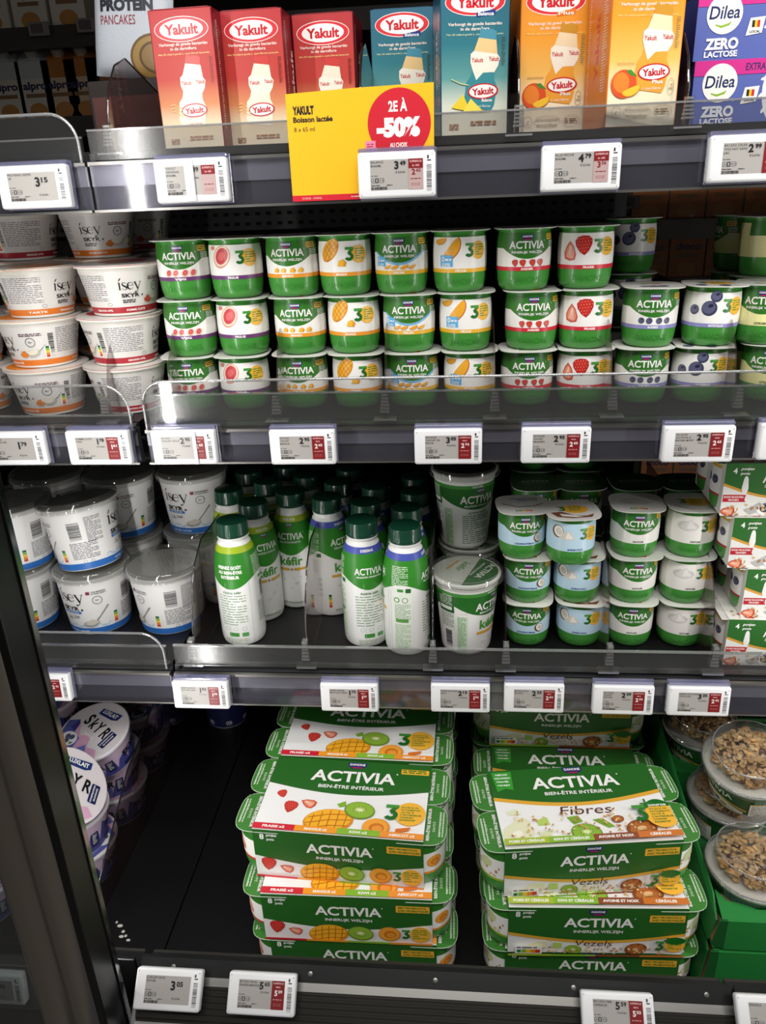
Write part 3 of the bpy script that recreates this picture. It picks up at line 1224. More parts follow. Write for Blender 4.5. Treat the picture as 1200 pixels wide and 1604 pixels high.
def pot(k, side, px, py, z, label, Y=None, tilt=(0, 0), rz=0.0, R=.0302, x=None):
    """px: photo column of the pot's middle; its front touches depth Y"""
    Y = .055 if Y is None else Y
    if x is None:
        x = P(px, py, Y + R).x
    pot_kind(k, side).put(label, (x, Y + R, z), (tilt[0], tilt[1], rz))


SIDE = {'A': 'brand-name side', '3': 'large green 3'}
LEV = ('bottom', 'middle', 'top')
# columns of the middle shelf: flavour, side, photo columns of bottom / middle / top pot
cols = [('fig', 'A', 306, 299, 288), ('fig', '3', 386, 381, 370), ('mango', 'A', 477, 471, 459), ('mango', '3', 562, 555, 541),
        ('peach', 'A', 648, 641, 629), ('peach', '3', 735, 729, 720), ('strawberry', 'A', 824, 832, 820), ('strawberry', '3', 911, 916, 916)]
COLR = {'fig': 'purple-striped fig', 'mango': 'orange-striped mango', 'peach': 'yellow-striped peach', 'strawberry': 'red-striped strawberry'}
for k, sd, *xs in cols:
    for lv, px in enumerate(xs):
        rz = math.radians(random.uniform(-2.5, 2.5)) + (math.radians(6) if k == 'fig' else 0)
        pot(k, sd, px, (610, 505, 410)[lv], Z2 + .0663 * lv, 'green %s yogurt pot showing its %s, %s of three' % (COLR[k], SIDE[sd], LEV[lv]), .050, (0, 0), rz)
for sd, xs in (('A', (1003, 1017)), ('3', (1092, 1112))):
    for lv, px in enumerate(xs):
        pot('blueberry', sd, px, (590, 490)[lv], Z2 + .0663 * lv, 'green blueberry yogurt pot showing its %s, %s of two' % (SIDE[sd], ('lower', 'upper')[lv]), .050,
            (0, math.radians(0) if lv == 0 else math.radians(1.2 if sd == '3' else .5)), math.radians(-4))
for lv in range(3):
    pot('blueberry', '3', 990, 360, Z2 + .0663 * lv, 'shaded blueberry yogurt pot far behind the blueberry pots, %s of three' % LEV[lv], .20)
for lv, px in enumerate((1203, 1196)):
    pot('lemon', 'A', px, (585, 490)[lv], Z2 + .0663 * lv, 'pale yellow lemon yogurt pot at the right edge, %s of two in front' % ('lower', 'upper')[lv], .052, rz=math.radians(-24))
for lv in range(3):
    pot('lemon', 'A', 1200, 390, Z2 + .0663 * lv, 'pale yellow lemon yogurt pot in the second row at the right edge, %s of three' % LEV[lv], .122, rz=math.radians(30))
    pot('lemon', '3', 1158, 390, Z2 + .0663 * lv, 'shaded lemon yogurt pot left of its second-row neighbour, %s of three' % LEV[lv], .185, rz=math.radians(80))

# lower shelf: coconut and plain
for sd, pts in (('A', ((825, 980), (826, 905), (817, 830))), ('3', ((906, 980), (903, 905), (893, 848)))):
    for lv, (px, py) in enumerate(pts):
        y = .058 + (-.022 if (lv == 2 and sd == '3') else (-.004 if lv == 2 else 0))
        pot('coconut', sd, px, py, Z3 + .0663 * lv, 'light blue banded coconut yogurt pot showing its %s, %s of three' % (SIDE[sd], LEV[lv]), y,
            (0, 0), math.radians((-7, -3, 4)[lv]))
for sd, xs in (('A', (984, 989, 993)), ('3', (1064, 1070, 1080))):
    for lv, px in enumerate(xs):
        pot('plain', sd, px, (980, 908, 835)[lv], Z3 + .0663 * lv, 'white banded plain yogurt pot showing its %s, %s of three' % (SIDE[sd], LEV[lv]), .060, (0, 0), math.radians((-4, 2, -2)[lv]))

# shaded second row behind them with dark green printed lids
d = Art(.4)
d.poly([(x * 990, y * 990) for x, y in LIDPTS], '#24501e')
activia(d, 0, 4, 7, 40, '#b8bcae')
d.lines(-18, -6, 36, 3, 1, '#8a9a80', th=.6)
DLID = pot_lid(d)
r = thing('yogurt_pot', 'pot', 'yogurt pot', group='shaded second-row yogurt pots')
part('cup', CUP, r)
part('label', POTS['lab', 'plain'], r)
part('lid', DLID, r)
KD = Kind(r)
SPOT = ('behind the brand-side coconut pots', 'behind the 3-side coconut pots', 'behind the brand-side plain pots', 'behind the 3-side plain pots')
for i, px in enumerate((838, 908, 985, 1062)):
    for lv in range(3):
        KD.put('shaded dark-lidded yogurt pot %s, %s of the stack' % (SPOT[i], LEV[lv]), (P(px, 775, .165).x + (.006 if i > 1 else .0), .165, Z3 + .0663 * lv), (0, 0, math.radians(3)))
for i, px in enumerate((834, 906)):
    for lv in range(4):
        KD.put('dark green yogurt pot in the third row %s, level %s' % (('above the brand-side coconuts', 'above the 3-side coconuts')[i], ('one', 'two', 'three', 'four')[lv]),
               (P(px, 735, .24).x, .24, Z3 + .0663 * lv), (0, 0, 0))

# ---------------------------------------------------------------- skyr bowls (middle shelf, left bay)
BOWL = [(.0335, 0), (.0362, .001), (.0385, .012), (.0425, .032), (.0465, .050), (.0472, .0535)]


def bowl_label(col, nl, fr, foodc):
    d = Art(.4)
    L = 2 * PI * 42
    d.rect(-L / 2, 3.5, L / 2, 51, '#dfdbd6')
    d.rect(-L / 2, 3.5, L / 2, 10.5, col)
    for c in (0, -L / 2, L / 2):
        d.lay = 3
        isey(d, c - 33, 30, 8.5)
        d.text('SKYR', c - 20, 23.6, 4.2, INK, w=21, bold=.03)
        d.ell(c - 6, 23.2, 1, 1, INK)
        d.lines(c + 2, 41.5, 26, 2.0, 2, '#5a3040', th=.55, seed=4)
        d.ring(c + 13, 32, 5.6, 5.6, .7, '#555555')
        d.text('90+', c + 13, 32, 2.4, INK, w=5)
        d.stroke([(c + 20, 20), (c + 29, 28)], 1, '#8a8884')
        d.ell(c + 14, 18.5, 8, 4.2, '#b9b4aa', 10)
        d.ell(c + 13, 20, 6.4, 3, '#e4dcc8', 10)
        d.poly([(c - 4, 18), (c + 2, 21), (c + 8, 17.5), (c + 4, 13.5), (c - 2, 14.5)], foodc)
        d.poly([(c - 2, 21), (c + 5, 22), (c + 3, 19)], foodc)
        d.lines(c - 30, 17.5, 16, 2.2, 2, '#44444a', th=.6, seed=8)
        nutri(d, c + 27, 12, 7, 15)
        d.text(nl, c - 15, 7, 2.4, WHT, w=24, bold=.03)
    for c in (L / 4, -L / 4):
        d.lay = 3
        d.lines(c - 24, 46, 46, 2.15, 14, '#77757a', th=.42, seed=15)
        d.bars(c - 33, 18, c - 27, 42, 26, INK, vert=False)
        d.text(fr, c + 10, 7, 2.2, WHT, w=24, bold=.03)
        d.ring(c + 20, 14, 3, 2, .4, '#666666')
        d.ell(c - 29, 14, 3, 1.2, '#d8d4ca')
    return d.mesh('label', round_fn([(q + .0001, z) for q, z in BOWL], 42.0), ustep=3, clip=(-L / 2, L / 2, 0, 60))


def bowl_kind(col, nl, fr, foodc, lidc):
    r = thing('skyr_bowl', 'bowl', 'skyr bowl', group='skyr bowls')
    b = MB()
    b.lathe(BOWL + [(.0475, .0538), (.0505, .0546), (.0508, .0566), (.0495, .0572)], M('#e9e5dc', .4), 56)
    b.build('bowl', r, 40)
    part('label', bowl_label(col, nl, fr, foodc), r)
    b = MB()
    pts = [(.0508 * math.cos(2 * PI * k / 48), .0508 * math.sin(2 * PI * k / 48)) for k in range(48)]
    pts = [(x - (.012 if k in (23, 24, 25) else (.006 if k in (22, 26) else 0)), y) for k, (x, y) in enumerate(pts)]
    b.prism(pts, lambda x, y, t: (x, y, t), .0573, .0580, M('#c9c6c2', .3))
    d = Art(.35)
    d.ell(0, 0, 49.5, 49.5, '#d8d4cf', n=40)
    d.ell(-14, -8, 30, 30, lidc, n=30)
    isey(d, -6, 6, 10)
    d.into(b, top_fn(.0580))
    b.prism([p for p in pts], lambda x, y, t: (x, y, t), .0568, .0573, M(lidc, .35))
    b.build('lid', r)
    return Kind(r)


KO = bowl_kind('#e07a26', 'PANDAN PIE', 'TARTE', '#d97f30', '#e2862e')
KR = bowl_kind('#b02834', 'POMME CUITE', 'GEBAKKEN APPEL', '#c04a38', '#b83a40')
LV3 = ('bottom', 'middle', 'top')
for lv, (px, py) in enumerate(((84, 605), (68, 530), (60, 455))):
    p = P(px, py, .085)
    KO.put('white skyr bowl with orange band in the front left stack, %s' % LV3[lv], (p.x, .078 + .004 * lv, Z2 + .0582 * lv), (0, 0, math.radians((4, -8, 96)[lv])))
for lv, (px, py) in enumerate(((203, 612), (192, 535), (188, 458))):
    p = P(px, py, .085)
    KR.put('white skyr bowl with dark red band in the front right stack, %s' % LV3[lv], (p.x + .003, .080 + .003 * lv, Z2 + .0582 * lv), (0, 0, math.radians((-75, -62, -118)[lv])))
for lv in range(4):
    KR.put('white skyr bowl in the second row behind the orange stack, level %s' % ('one', 'two', 'three', 'four on top')[lv], (P(36, 365, .19).x, .19, Z2 + .0582 * lv), (0, 0, math.radians(-60)))
    KO.put('white skyr bowl in the second row between the front stacks, level %s' % ('one', 'two', 'three', 'four on top')[lv], (P(157, 365, .190).x, .190, Z2 + .0582 * lv), (0, 0, math.radians(35 if lv > 2 else 15)))
for lv in range(4):
    KR.put('shaded skyr bowl in the third row behind the red stack, level %s' % ('one', 'two', 'three', 'four on top')[lv], (P(218, 365, .295).x, .295, Z2 + .0582 * lv), (0, 0, math.radians(20)))
for lv in range(2):
    KO.put('dim skyr bowl cut by the left picture edge, %s of two' % ('lower', 'upper')[lv], (P(-42, 580, .09).x, .09, Z2 + .0582 * lv), (0, 0, math.radians(70)))

# ---------------------------------------------------------------- tall skyr tubs (lower shelf, left bay)
TUB = [(.0415, 0), (.0428, .001), (.0460, .030), (.0495, .070), (.0512, .0885)]
TR = 47.0


def tub_label():
    d = Art(.4)
    L = 2 * PI * TR
    d.rect(-L / 2, 2, L / 2, 84, '#f1efee')
    for c in (0, -L / 2, L / 2):
        d.lay = 2
        pts = [(c - 40 + 4 * k, 17 + 2.2 * math.sin(k * 1.3) + 1.2 * math.sin(k * 2.9)) for k in range(21)]
        d.poly([(c - 40, 12)] + pts + [(c + 40, 12)], '#c3d6e4')
        d.poly([(c - 40, 12)] + [(x, y - 3 - 1.2 * math.sin(x)) for x, y in pts] + [(c + 40, 12)], '#e9eef2')
        isey(d, c - 30, 56, 13)
        d.text('SKYR', c - 14, 45, 6.4, INK, w=28, bold=.035)
        d.ell(c + 4, 43, 1.6, 1.6, INK)
        d.rect(c - 28, 36.5, c + 2, 40.5, '#3f7cc4')
        d.text('LACTOSE FREE', c - 13, 38.5, 1.8, WHT, w=22, bold=.02)
        d.text('11g', c - 20, 31, 3.2, '#3a3a40', w=6)
        d.rect(c - 13.4, 27, c - 13, 34, '#555555')
        d.lines(c - 24, 27, 9, 1.8, 1, '#555555')
        d.lines(c - 11, 31.5, 9, 2.4, 2, '#555555')
        d.rrect(c + 14, 68, c + 19, 73, .8, '#8c2a50')
        d.text('THE ORIGINAL', c + 30, 71.6, 2.0, INK, w=19, bold=.02)
        d.lines(c + 20.5, 68, 20, 2, 1, '#444444')
        d.ring(c + 27, 58, 6.6, 6.6, .8, '#666666')
        d.text('90+', c + 27, 58, 2.6, INK, w=5.5)
        d.stroke([(c + 21, 24), (c + 28, 32), (c + 40, 47)], [2.2, 1.4, 2.0], '#8a8a88')
        d.ell(c + 13, 20, 12, 5.4, '#a9a7a2', 12)
        d.poly([(c + 3, 19), (c + 8, 24), (c + 16, 27.5), (c + 22, 25), (c + 24, 21), (c + 14, 17)], '#d9d2c6')
        nutri(d, c + 44, 14, 9, 20)
    for c in (L / 4, -L / 4):
        d.lay = 4
        d.bars(c - 11, 46, c + 5, 72, 30, INK, vert=False)
        d.lines(c - 14, 41, 40, 2.3, 11, '#55555a', th=.42, seed=21)
        d.lines(c + 12, 76, 22, 2.0, 18, '#55555a', th=.42, seed=23)
        d.ring(c + 2, 13.5, 3, 2, .4, '#666666')
        d.ring(c + 12, 13.5, 2.4, 2.4, .4, '#666666')
    d.lay = 10
    d.rect(-L / 2, 2, L / 2, 11.5, '#2f6fc0')
    for c in (0, -L / 2, L / 2):
        d.text('NATUREL / NATURE', c - 10, 6.5, 2.8, '#dfe8f2', w=34, bold=.03)
    return d.mesh('label', round_fn([(q + .0001, z) for q, z in TUB], TR), ustep=3.2, clip=(-L / 2, L / 2, 0, 90))


r = thing('skyr_tub', 'tub', 'skyr tub', group='tall skyr tubs')
b = MB()
b.lathe(TUB + [(.0520, .0892), (.0538, .0898), (.0540, .0915), (.0528, .0920)], M('#e6e6e4', .38), 56)
b.build('tub', r, 40)
TLAB = tub_label()
part('label', TLAB, r)
b = MB()
b.lathe([(.0003, .0922), (.0520, .0922)], M('#b4b3ae', .45), 40, False, False)
d = Art()
d.lines(-26, 20, 44, 4, 6, '#8c8a86', th=.35)
d.into(b, top_fn(.0923))
b.build('foil', r)
b = MB()
fl = lambda a, rr, z: rr + (.0006 * math.sin(a * 36) if z < .0905 else 0)
b.lathe([(.0545, .0862), (.0560, .0866), (.0556, .0900), (.0562, .0905), (.0562, .0945), (.0548, .0985), (.0532, .1000), (.0510, .0996), (.0495, .0962), (.0003, .0958)], CLEAR_LID, 144, False, False, fl)
b.build('lid', r, 50)
KT = Kind(r)
HT = .0965


def tub(label, px, py, Y, lv, rz, tilt=(0, 0), dz=0.0):
    p = P(px, py, Y)
    return KT.put(label, (p.x, Y, Z3 + HT * lv + dz), (math.radians(tilt[0]), math.radians(tilt[1]), math.radians(rz)))


tub('white skyr tub in the front row cut by the door stile, bottom', 38, 935, .120, 0, 38 - 52)
tub('white skyr tub showing spoon and name, bottom of the front row beside the single tub', 154, 940, .120, 0, -6)
tub('white skyr tub standing alone in the front row, text side facing out', 264, 925, .122, 0, -62)
tub('white skyr tub at the left picture edge stacked on the front row', 22, 815, .125, 1, -22)
tub('white skyr tub tilted on the front row, barcode facing out', 134, 825, .116, 1, -74, (4, -6), .004)
for lv in range(2):
    w = ('lower', 'upper')[lv]
    tub('white skyr tub in the second row behind the left edge tub, %s' % w, 86, 800, .240, lv, 20)
    tub('white skyr tub in the second row behind the tilted tub, name facing out, %s' % w, 196, 800, .240, lv, -4)
    tub('shaded skyr tub in the third row left of the bottles, %s' % w, 232, 770, .365, lv, -50)
    tub('shaded skyr tub in the third row behind the left edge, %s' % w, 120, 770, .365, lv, 40)
    tub('skyr tub left of the bottles, behind the single front tub, %s of two' % w, (318, 304)[lv], (880, 760)[lv], .258, lv, (-60, -6)[lv])

# ---------------------------------------------------------------- drink bottles
BOT = [(.0255, 0), (.0285, .0015), (.0300, .006), (.0306, .014), (.0306, .105), (.0300, .117), (.0284, .129), (.0255, .140), (.0222, .148), (.0200, .152)]
BR = 30.6


def bottle_label(neck, nl, back):
    d = Art(.38)
    L = 2 * PI * BR
    d.rect(-L / 2, 1.5, L / 2, 152, '#f1f1ee')
    pts = [(-L / 2, 148)]
    for k in range(49):
        u = -L / 2 + L * k / 48
        pts.append((u, 98 - 9 * math.cos(2 * PI * u / (L / 2))))
    pts.append((L / 2, 148))
    d.poly(pts, '#35892a')
    d.rect(-L / 2, 139.5, L / 2, 148, neck)
    d.text(nl, 0, 143.5, 3.2, WHT, w=22, bold=.03)
    danone(d, 0, 135.5, 10)
    activia(d, 0, 119, 9.5, 42)
    d.text('BIEN-ÊTRE DIGESTIF', 0, 110, 2.6, WHT, w=32, bold=.02)
    d.text('kéfir', 0, 80, 13, '#4a9a34', w=34, bold=.03)
    d.rect(-22, 64.5, -3.5, 68.5, '#d8aa3a')
    d.rect(3.5, 64.5, 22, 68.5, '#d8aa3a')
    d.rect(-2.6, 66, 2.6, 67, '#7a6a34')
    d.rect(-.5, 64, .5, 69, '#7a6a34')
    for x, y, s in ((-12, 50, 2.2), (6, 44, 3.2), (-2, 36, 2.4), (12, 54, 1.6), (2, 52, 1.5)):
        d.ell(x, y, s, s * .7, '#dedcd6', 20)
    nutri(d, -30, 14, 7, 24)
    d.lines(-20, 12, 36, 2, 2, '#9ab08a', th=.4)
    # printed back
    for c in (L / 2, -L / 2):
        d.lay = 4
        if back == 'slogan':
            d.text('PRENEZ GOÛT', c, 121, 4.2, WHT, w=34, bold=.05)
            d.text('AU BIEN-ÊTRE', c, 114, 4.2, WHT, w=34, bold=.05)
            d.text('INTÉRIEUR', c, 107, 4.2, WHT, w=26, bold=.05)
        else:
            activia(d, c, 116, 9, 40)
            d.text('MILJARDEN FERMENTEN', c, 108, 2.2, WHT, w=34, bold=.03)
            d.text(nl, c, 143.5, 3.2, WHT, w=22, bold=.03)
        d.text('Activia kéfir', c, 84, 3.8, '#3c7a3a', w=26, bold=.02)
        d.lines(c - 20, 78, 40, 4.0, 12, '#8aa886', th=.34, seed=31)
        for x in (-12, 0, 12):
            d.ring(c + x, 28, 3.2, 3.2, .6, '#b9cdb0', n=14)
        d.rrect(c - 10, 16, c + 4, 22, 1, LGRN)
        d.rrect(c + 8, 16, c + 17, 22, 1, '#5aa05a')
        d.lines(c - 18, 12, 36, 1.8, 5, '#a8b89a', th=.4, seed=33)
    # side panels: small print, barcode
    for c in (L / 4, -L / 4):
        d.lay = 4
        d.lines(c - 14, 131, 24, 2.3, 12, '#dcecd2', th=.42, seed=35)
        d.rrect(c - 13, 96, c + 3, 102, .8, '#e6efe0')
        d.rrect(c - 6, 97, c + 2, 101, .8, LGRN)
        d.rrect(c + 5, 96, c + 12, 102, .8, '#2c6a30')
    d.lay = 8
    c = -L / 4
    d.bars(c - 4, 66, c + 6, 92, 26, '#2c5a2c', vert=False)
    d.lines(c - 12, 62, 24, 2, 16, '#93a88c', th=.42, seed=37)
    d.lay = 8
    c = L / 4
    d.rect(c - 13, 4, c + 14, 95, '#e9f0e2')
    d.ring(c - 7, 85, 4, 4, 1.4, LGRN, n=16)
    d.ring(c + 4, 85, 4, 4, .9, '#707070', n=16)
    d.rect(c - 9, 52, c + 8, 57, '#5f9a4a')
    d.lines(c - 10, 78, 22, 2.1, 11, '#7f9a78', th=.42, seed=39)
    d.lines(c - 10, 48, 22, 1.9, 20, '#9ab48c', th=.42, seed=40)
    for u in (c - 16, c - 20, L / 2 - 8, -L / 2 + 24):
        d.rect(u, 2, u + .4, 98, '#c3c8c4')
    return d.mesh('label', round_fn([(q + .0001, z) for q, z in BOT], BR), ustep=2.4, clip=(-L / 2, L / 2, 0, 152))


b = MB()
b.lathe(BOT + [(.0192, .1535), (.0192, .1562), (.0212, .1570), (.0212, .1588), (.0185, .1592), (.0185, .170)], M('#f1f1ee', .35), 48)
BOTM = b.mesh('bottle', 40)
b = MB()
CG = M('#12402e', .28, coat=.3)
rib = lambda a, rr, z: rr + (.00025 * math.sin(a * 40) if .161 < z < .176 else 0)
b.lathe([(.0212, .1594), (.0216, .1606), (.0214, .1640), (.0210, .1645), (.0210, .1772), (.0202, .1788), (.0185, .1794)], CG, 120, True, True, rib)
CAPM = b.mesh('cap', 40)


def bottle_kind(neck, nl, back, grp):
    r = thing('drink_bottle', 'bottle', 'bottle', group=grp)
    part('bottle', BOTM, r)
    part('label', bottle_label(neck, nl, back), r)
    part('cap', CAPM, r)
    return Kind(r)


KL = bottle_kind('#a6bc22', 'NATUUR - NATURE', 'slogan', 'lime-necked drink bottles')
KB = bottle_kind('#4a58b0', 'BOSBESSMAAK', 'brand', 'blue-necked drink bottles')


BOTS = []


def bottle(K, cx, cy, rz, label):
    p = PZ(cx, cy, Z3 + .1794)
    BOTS.append([K, p.x, p.y, rz, label])


bottle(KL, 362, 813, 176, 'lime-necked drink bottle at the very front left, slogan facing out')
bottle(KL, 397, 784, 38, 'lime-necked drink bottle just behind the front slogan bottle, name turned right')
bottle(KL, 472, 772, 0, 'lime-necked drink bottle facing straight out right of the pair')
bottle(KL, 361, 764, 60, 'lime-necked drink bottle against the skyr tubs, behind the slogan bottle')
bottle(KL, 421, 762, 22, 'lime-necked drink bottle in shade behind the name-turned-right bottle')
bottle(KL, 374, 742, 30, 'dark-capped drink bottle third back along the skyr tubs')
bottle(KL, 441, 741, 10, 'dark-capped drink bottle in shade between the lime-necked bottles')
bottle(KL, 482, 750, 10, 'dark-capped drink bottle in shade behind the straight-facing bottle')
bottle(KB, 533, 779, 52, 'blue-necked drink bottle with barcode and nutrition scale facing out')
bottle(KB, 574, 813, 200, 'blue-necked drink bottle at the front, berry-flavour word on its neck')
bottle(KB, 638, 821, 262, 'blue-necked drink bottle rightmost at the front, small print and icons facing out')
bottle(KB, 634, 793, 230, 'blue-necked drink bottle directly behind the rightmost front bottle')
bottle(KB, 581, 787, 20, 'blue-necked drink bottle behind the berry-word bottle')
bottle(KB, 592, 765, 10, 'blue-necked drink bottle in shade, second behind the berry-word bottle')
bottle(KB, 651, 770, -14, 'blue-necked drink bottle in shade beside the stacked drink cup')
bottle(KB, 650, 748, 0, 'dark-capped drink bottle deepest beside the stacked drink cup')
bottle(KB, 534, 757, 10, 'dark-capped drink bottle behind the barcode bottle')
bottle(KB, 543, 738, 0, 'dark-capped drink bottle deepest behind the barcode bottle')

# let the bottles stand side by side without touching each other, the tubs or the cups
FIXED = [(P(730, 1000, .068).x, .070, .0490), (P(735, 950, .175).x, .172, .0495), (P(311, 820, .258).x, .258, .0565)]
for it in range(80):
    for i, a in enumerate(BOTS):
        for q in BOTS[i + 1:] + [None] * (i == 0):
            if q is None:
                continue
            dx, dy = q[1] - a[1], q[2] - a[2]
            L = math.hypot(dx, dy)
            if L < .0614:
                e = (.0614 - L) / L * .5
                wa, wq = (.3, 1.7) if a[2] < q[2] else (1.7, .3)
                a[1], a[2], q[1], q[2] = a[1] - dx * e * wa, a[2] - dy * e * wa, q[1] + dx * e * wq, q[2] + dy * e * wq
        for fx, fy, fr in FIXED:
            dx, dy = a[1] - fx, a[2] - fy
            L = math.hypot(dx, dy)
            if L < fr + .0306:
                a[1], a[2] = fx + dx / L * (fr + .0306), fy + dy / L * (fr + .0306)
for K, x, y, rz, label in BOTS:
    K.put(label, (x, y, Z3), (0, 0, math.radians(rz)))

# ---------------------------------------------------------------- lidded drink cups
CU = [(.0300, 0), (.0318, .0015), (.0330, .006), (.0375, .055), (.0425, .105)]
CR = 37.5


def cup_label(kind):
    d = Art(.38)
    L = 2 * PI * CR
    d.rect(-L / 2, 4, L / 2, 103, '#f0efeb')
    d.rect(-L / 2, 92, L / 2, 97, LGRN)
    for c in (0, -L / 2, L / 2):
        d.lay = 3
        wave_band(d, c - 52, c + 52, 78, 17, 92, '#246a22', 20)
        danone(d, c + 4, 88, 12)
        activia(d, c + 2, 76, 11, 50)
        d.text('BIEN-ÊTRE DIGESTIF' if kind == 'kefir' else 'MILJARDEN FERMENTEN', c + 2, 66.5, 3, WHT, w=38, bold=.02)
        d.text('NATUREL', c, 94.6, 2.6, WHT, w=15, bold=.03)
        if kind == 'kefir':
            d.text('kéfir', c + 2, 48, 13, '#4a9a34', w=36, bold=.03)
            d.rect(c - 20, 33, c + 22, 37, '#d8aa3a')
            for x, y in ((-8, 20), (6, 24), (12, 16)):
                d.ell(c + x, y, 4, 2.6, '#dcdad2')
        else:
            d.text('ACTIVIA NATUR', c + 2, 56, 3, '#44604a', w=28, bold=.02)
            d.lines(c - 20, 51, 44, 3.2, 14, '#7a8a78', th=.42, seed=41)
    for c in (-L / 4, L / 4):
        d.lay = 5
        d.rect(c - 14, 66, c + 9, 91, '#1c5a24')
        d.lines(c - 13, 88.5, 21, 2.2, 6, '#d6e6cc', th=.42, seed=43)
        d.rrect(c - 12, 70, c + 6, 75, .6, '#e6efe0')
        d.lines(c - 13, 63, 22, 2.2, 10, '#6a8a64', th=.42, seed=44)
        d.bars(c - 7, 12, c + 4, 38, 26, INK, vert=False)
        d.rect(c + 12, 5, c + 26, 62, '#d4e6cc')
        d.lines(c + 13, 60, 12, 2, 27, '#5f9a4a', th=.45, seed=45)
        d.text('345g', c + 22, 68, 3.2, WHT, w=10, bold=.03)
    return d.mesh('label', round_fn([(q + .0001, z) for q, z in CU], CR), ustep=2.8, clip=(-L / 2, L / 2, 0, 104))


def cup_kind(kind, name):
    r = thing(name, 'cup', 'drink cup', group='lidded drink cups')
    b = MB()
    b.lathe(CU + [(.0430, .1058), (.0452, .1066), (.0455, .1095), (.0440, .1105), (.0003, .1102)], M('#efeeea', .36), 56, True, False)
    b.build('cup', r, 40)
    part('label', cup_label(kind), r)
    b = MB()
    d = Art(.3)
    if kind == 'kefir':
        d.ell(0, 0, 42, 42, '#cfd2c8', n=36)
        d.poly([(41.6 * math.cos(math.radians(a)), 41.6 * math.sin(math.radians(a))) for a in range(-100, 66, 6)], '#2c6a2c')
        activia(d, 25, -1, 9, 46, rot=-121)
        d.text('BIEN-ÊTRE DIGESTIF', 14.5, 4, 3, WHT, w=40, rot=-121, bold=.02)
        d.text('kéfir', -5, 11, 10, '#5a9444', w=27, rot=-121, bold=.02)
        d.stroke([(-10, 29), (-26, 4)], 4, '#d0a64a')
    else:
        d.ell(0, 0, 43, 43, '#2a2a2c', n=36)
    d.into(b, top_fn(.1106))
    b.build('foil', r, None, (0, 0, 0), (0, 0, math.radians(-52 if kind == 'kefir' else 0)))
    b = MB()
    b.lathe([(.0462, .1035), (.0490, .1040), (.0490, .1052), (.0474, .1062), (.0476, .1130), (.0462, .1155), (.0440, .1158), (.0425, .1132), (.0003, .1130)], CLEAR_LID, 64, False, False)
    b.build('lid', r, 50)
    return Kind(r)


KK = cup_kind('kefir', 'drink_cup')
KN = cup_kind('plain', 'drink_cup')
p = P(730, 1000, .068)
FRONT = KK.put('white drink cup with clear lid at the front, green slanted lid print', (p.x, .070, Z3), (0, 0, math.radians(52)))
p = P(735, 950, .175)
KK.put('white drink cup mostly hidden under the stacked cup', (p.x, .172, Z3), (0, 0, math.radians(-40)))
p = P(727, 800, .165)
KN.put('white drink cup with black-looking lid stacked behind the front cup', (p.x, .160, Z3 + .1138), (0, 0, math.radians(26)))
# ---------------------------------------------------------------- eight-pot multipacks
PH = .0745          # height of the sleeve
PW, PD = .209, .130  # sleeve width, depth
PP = .0655          # pot pitch


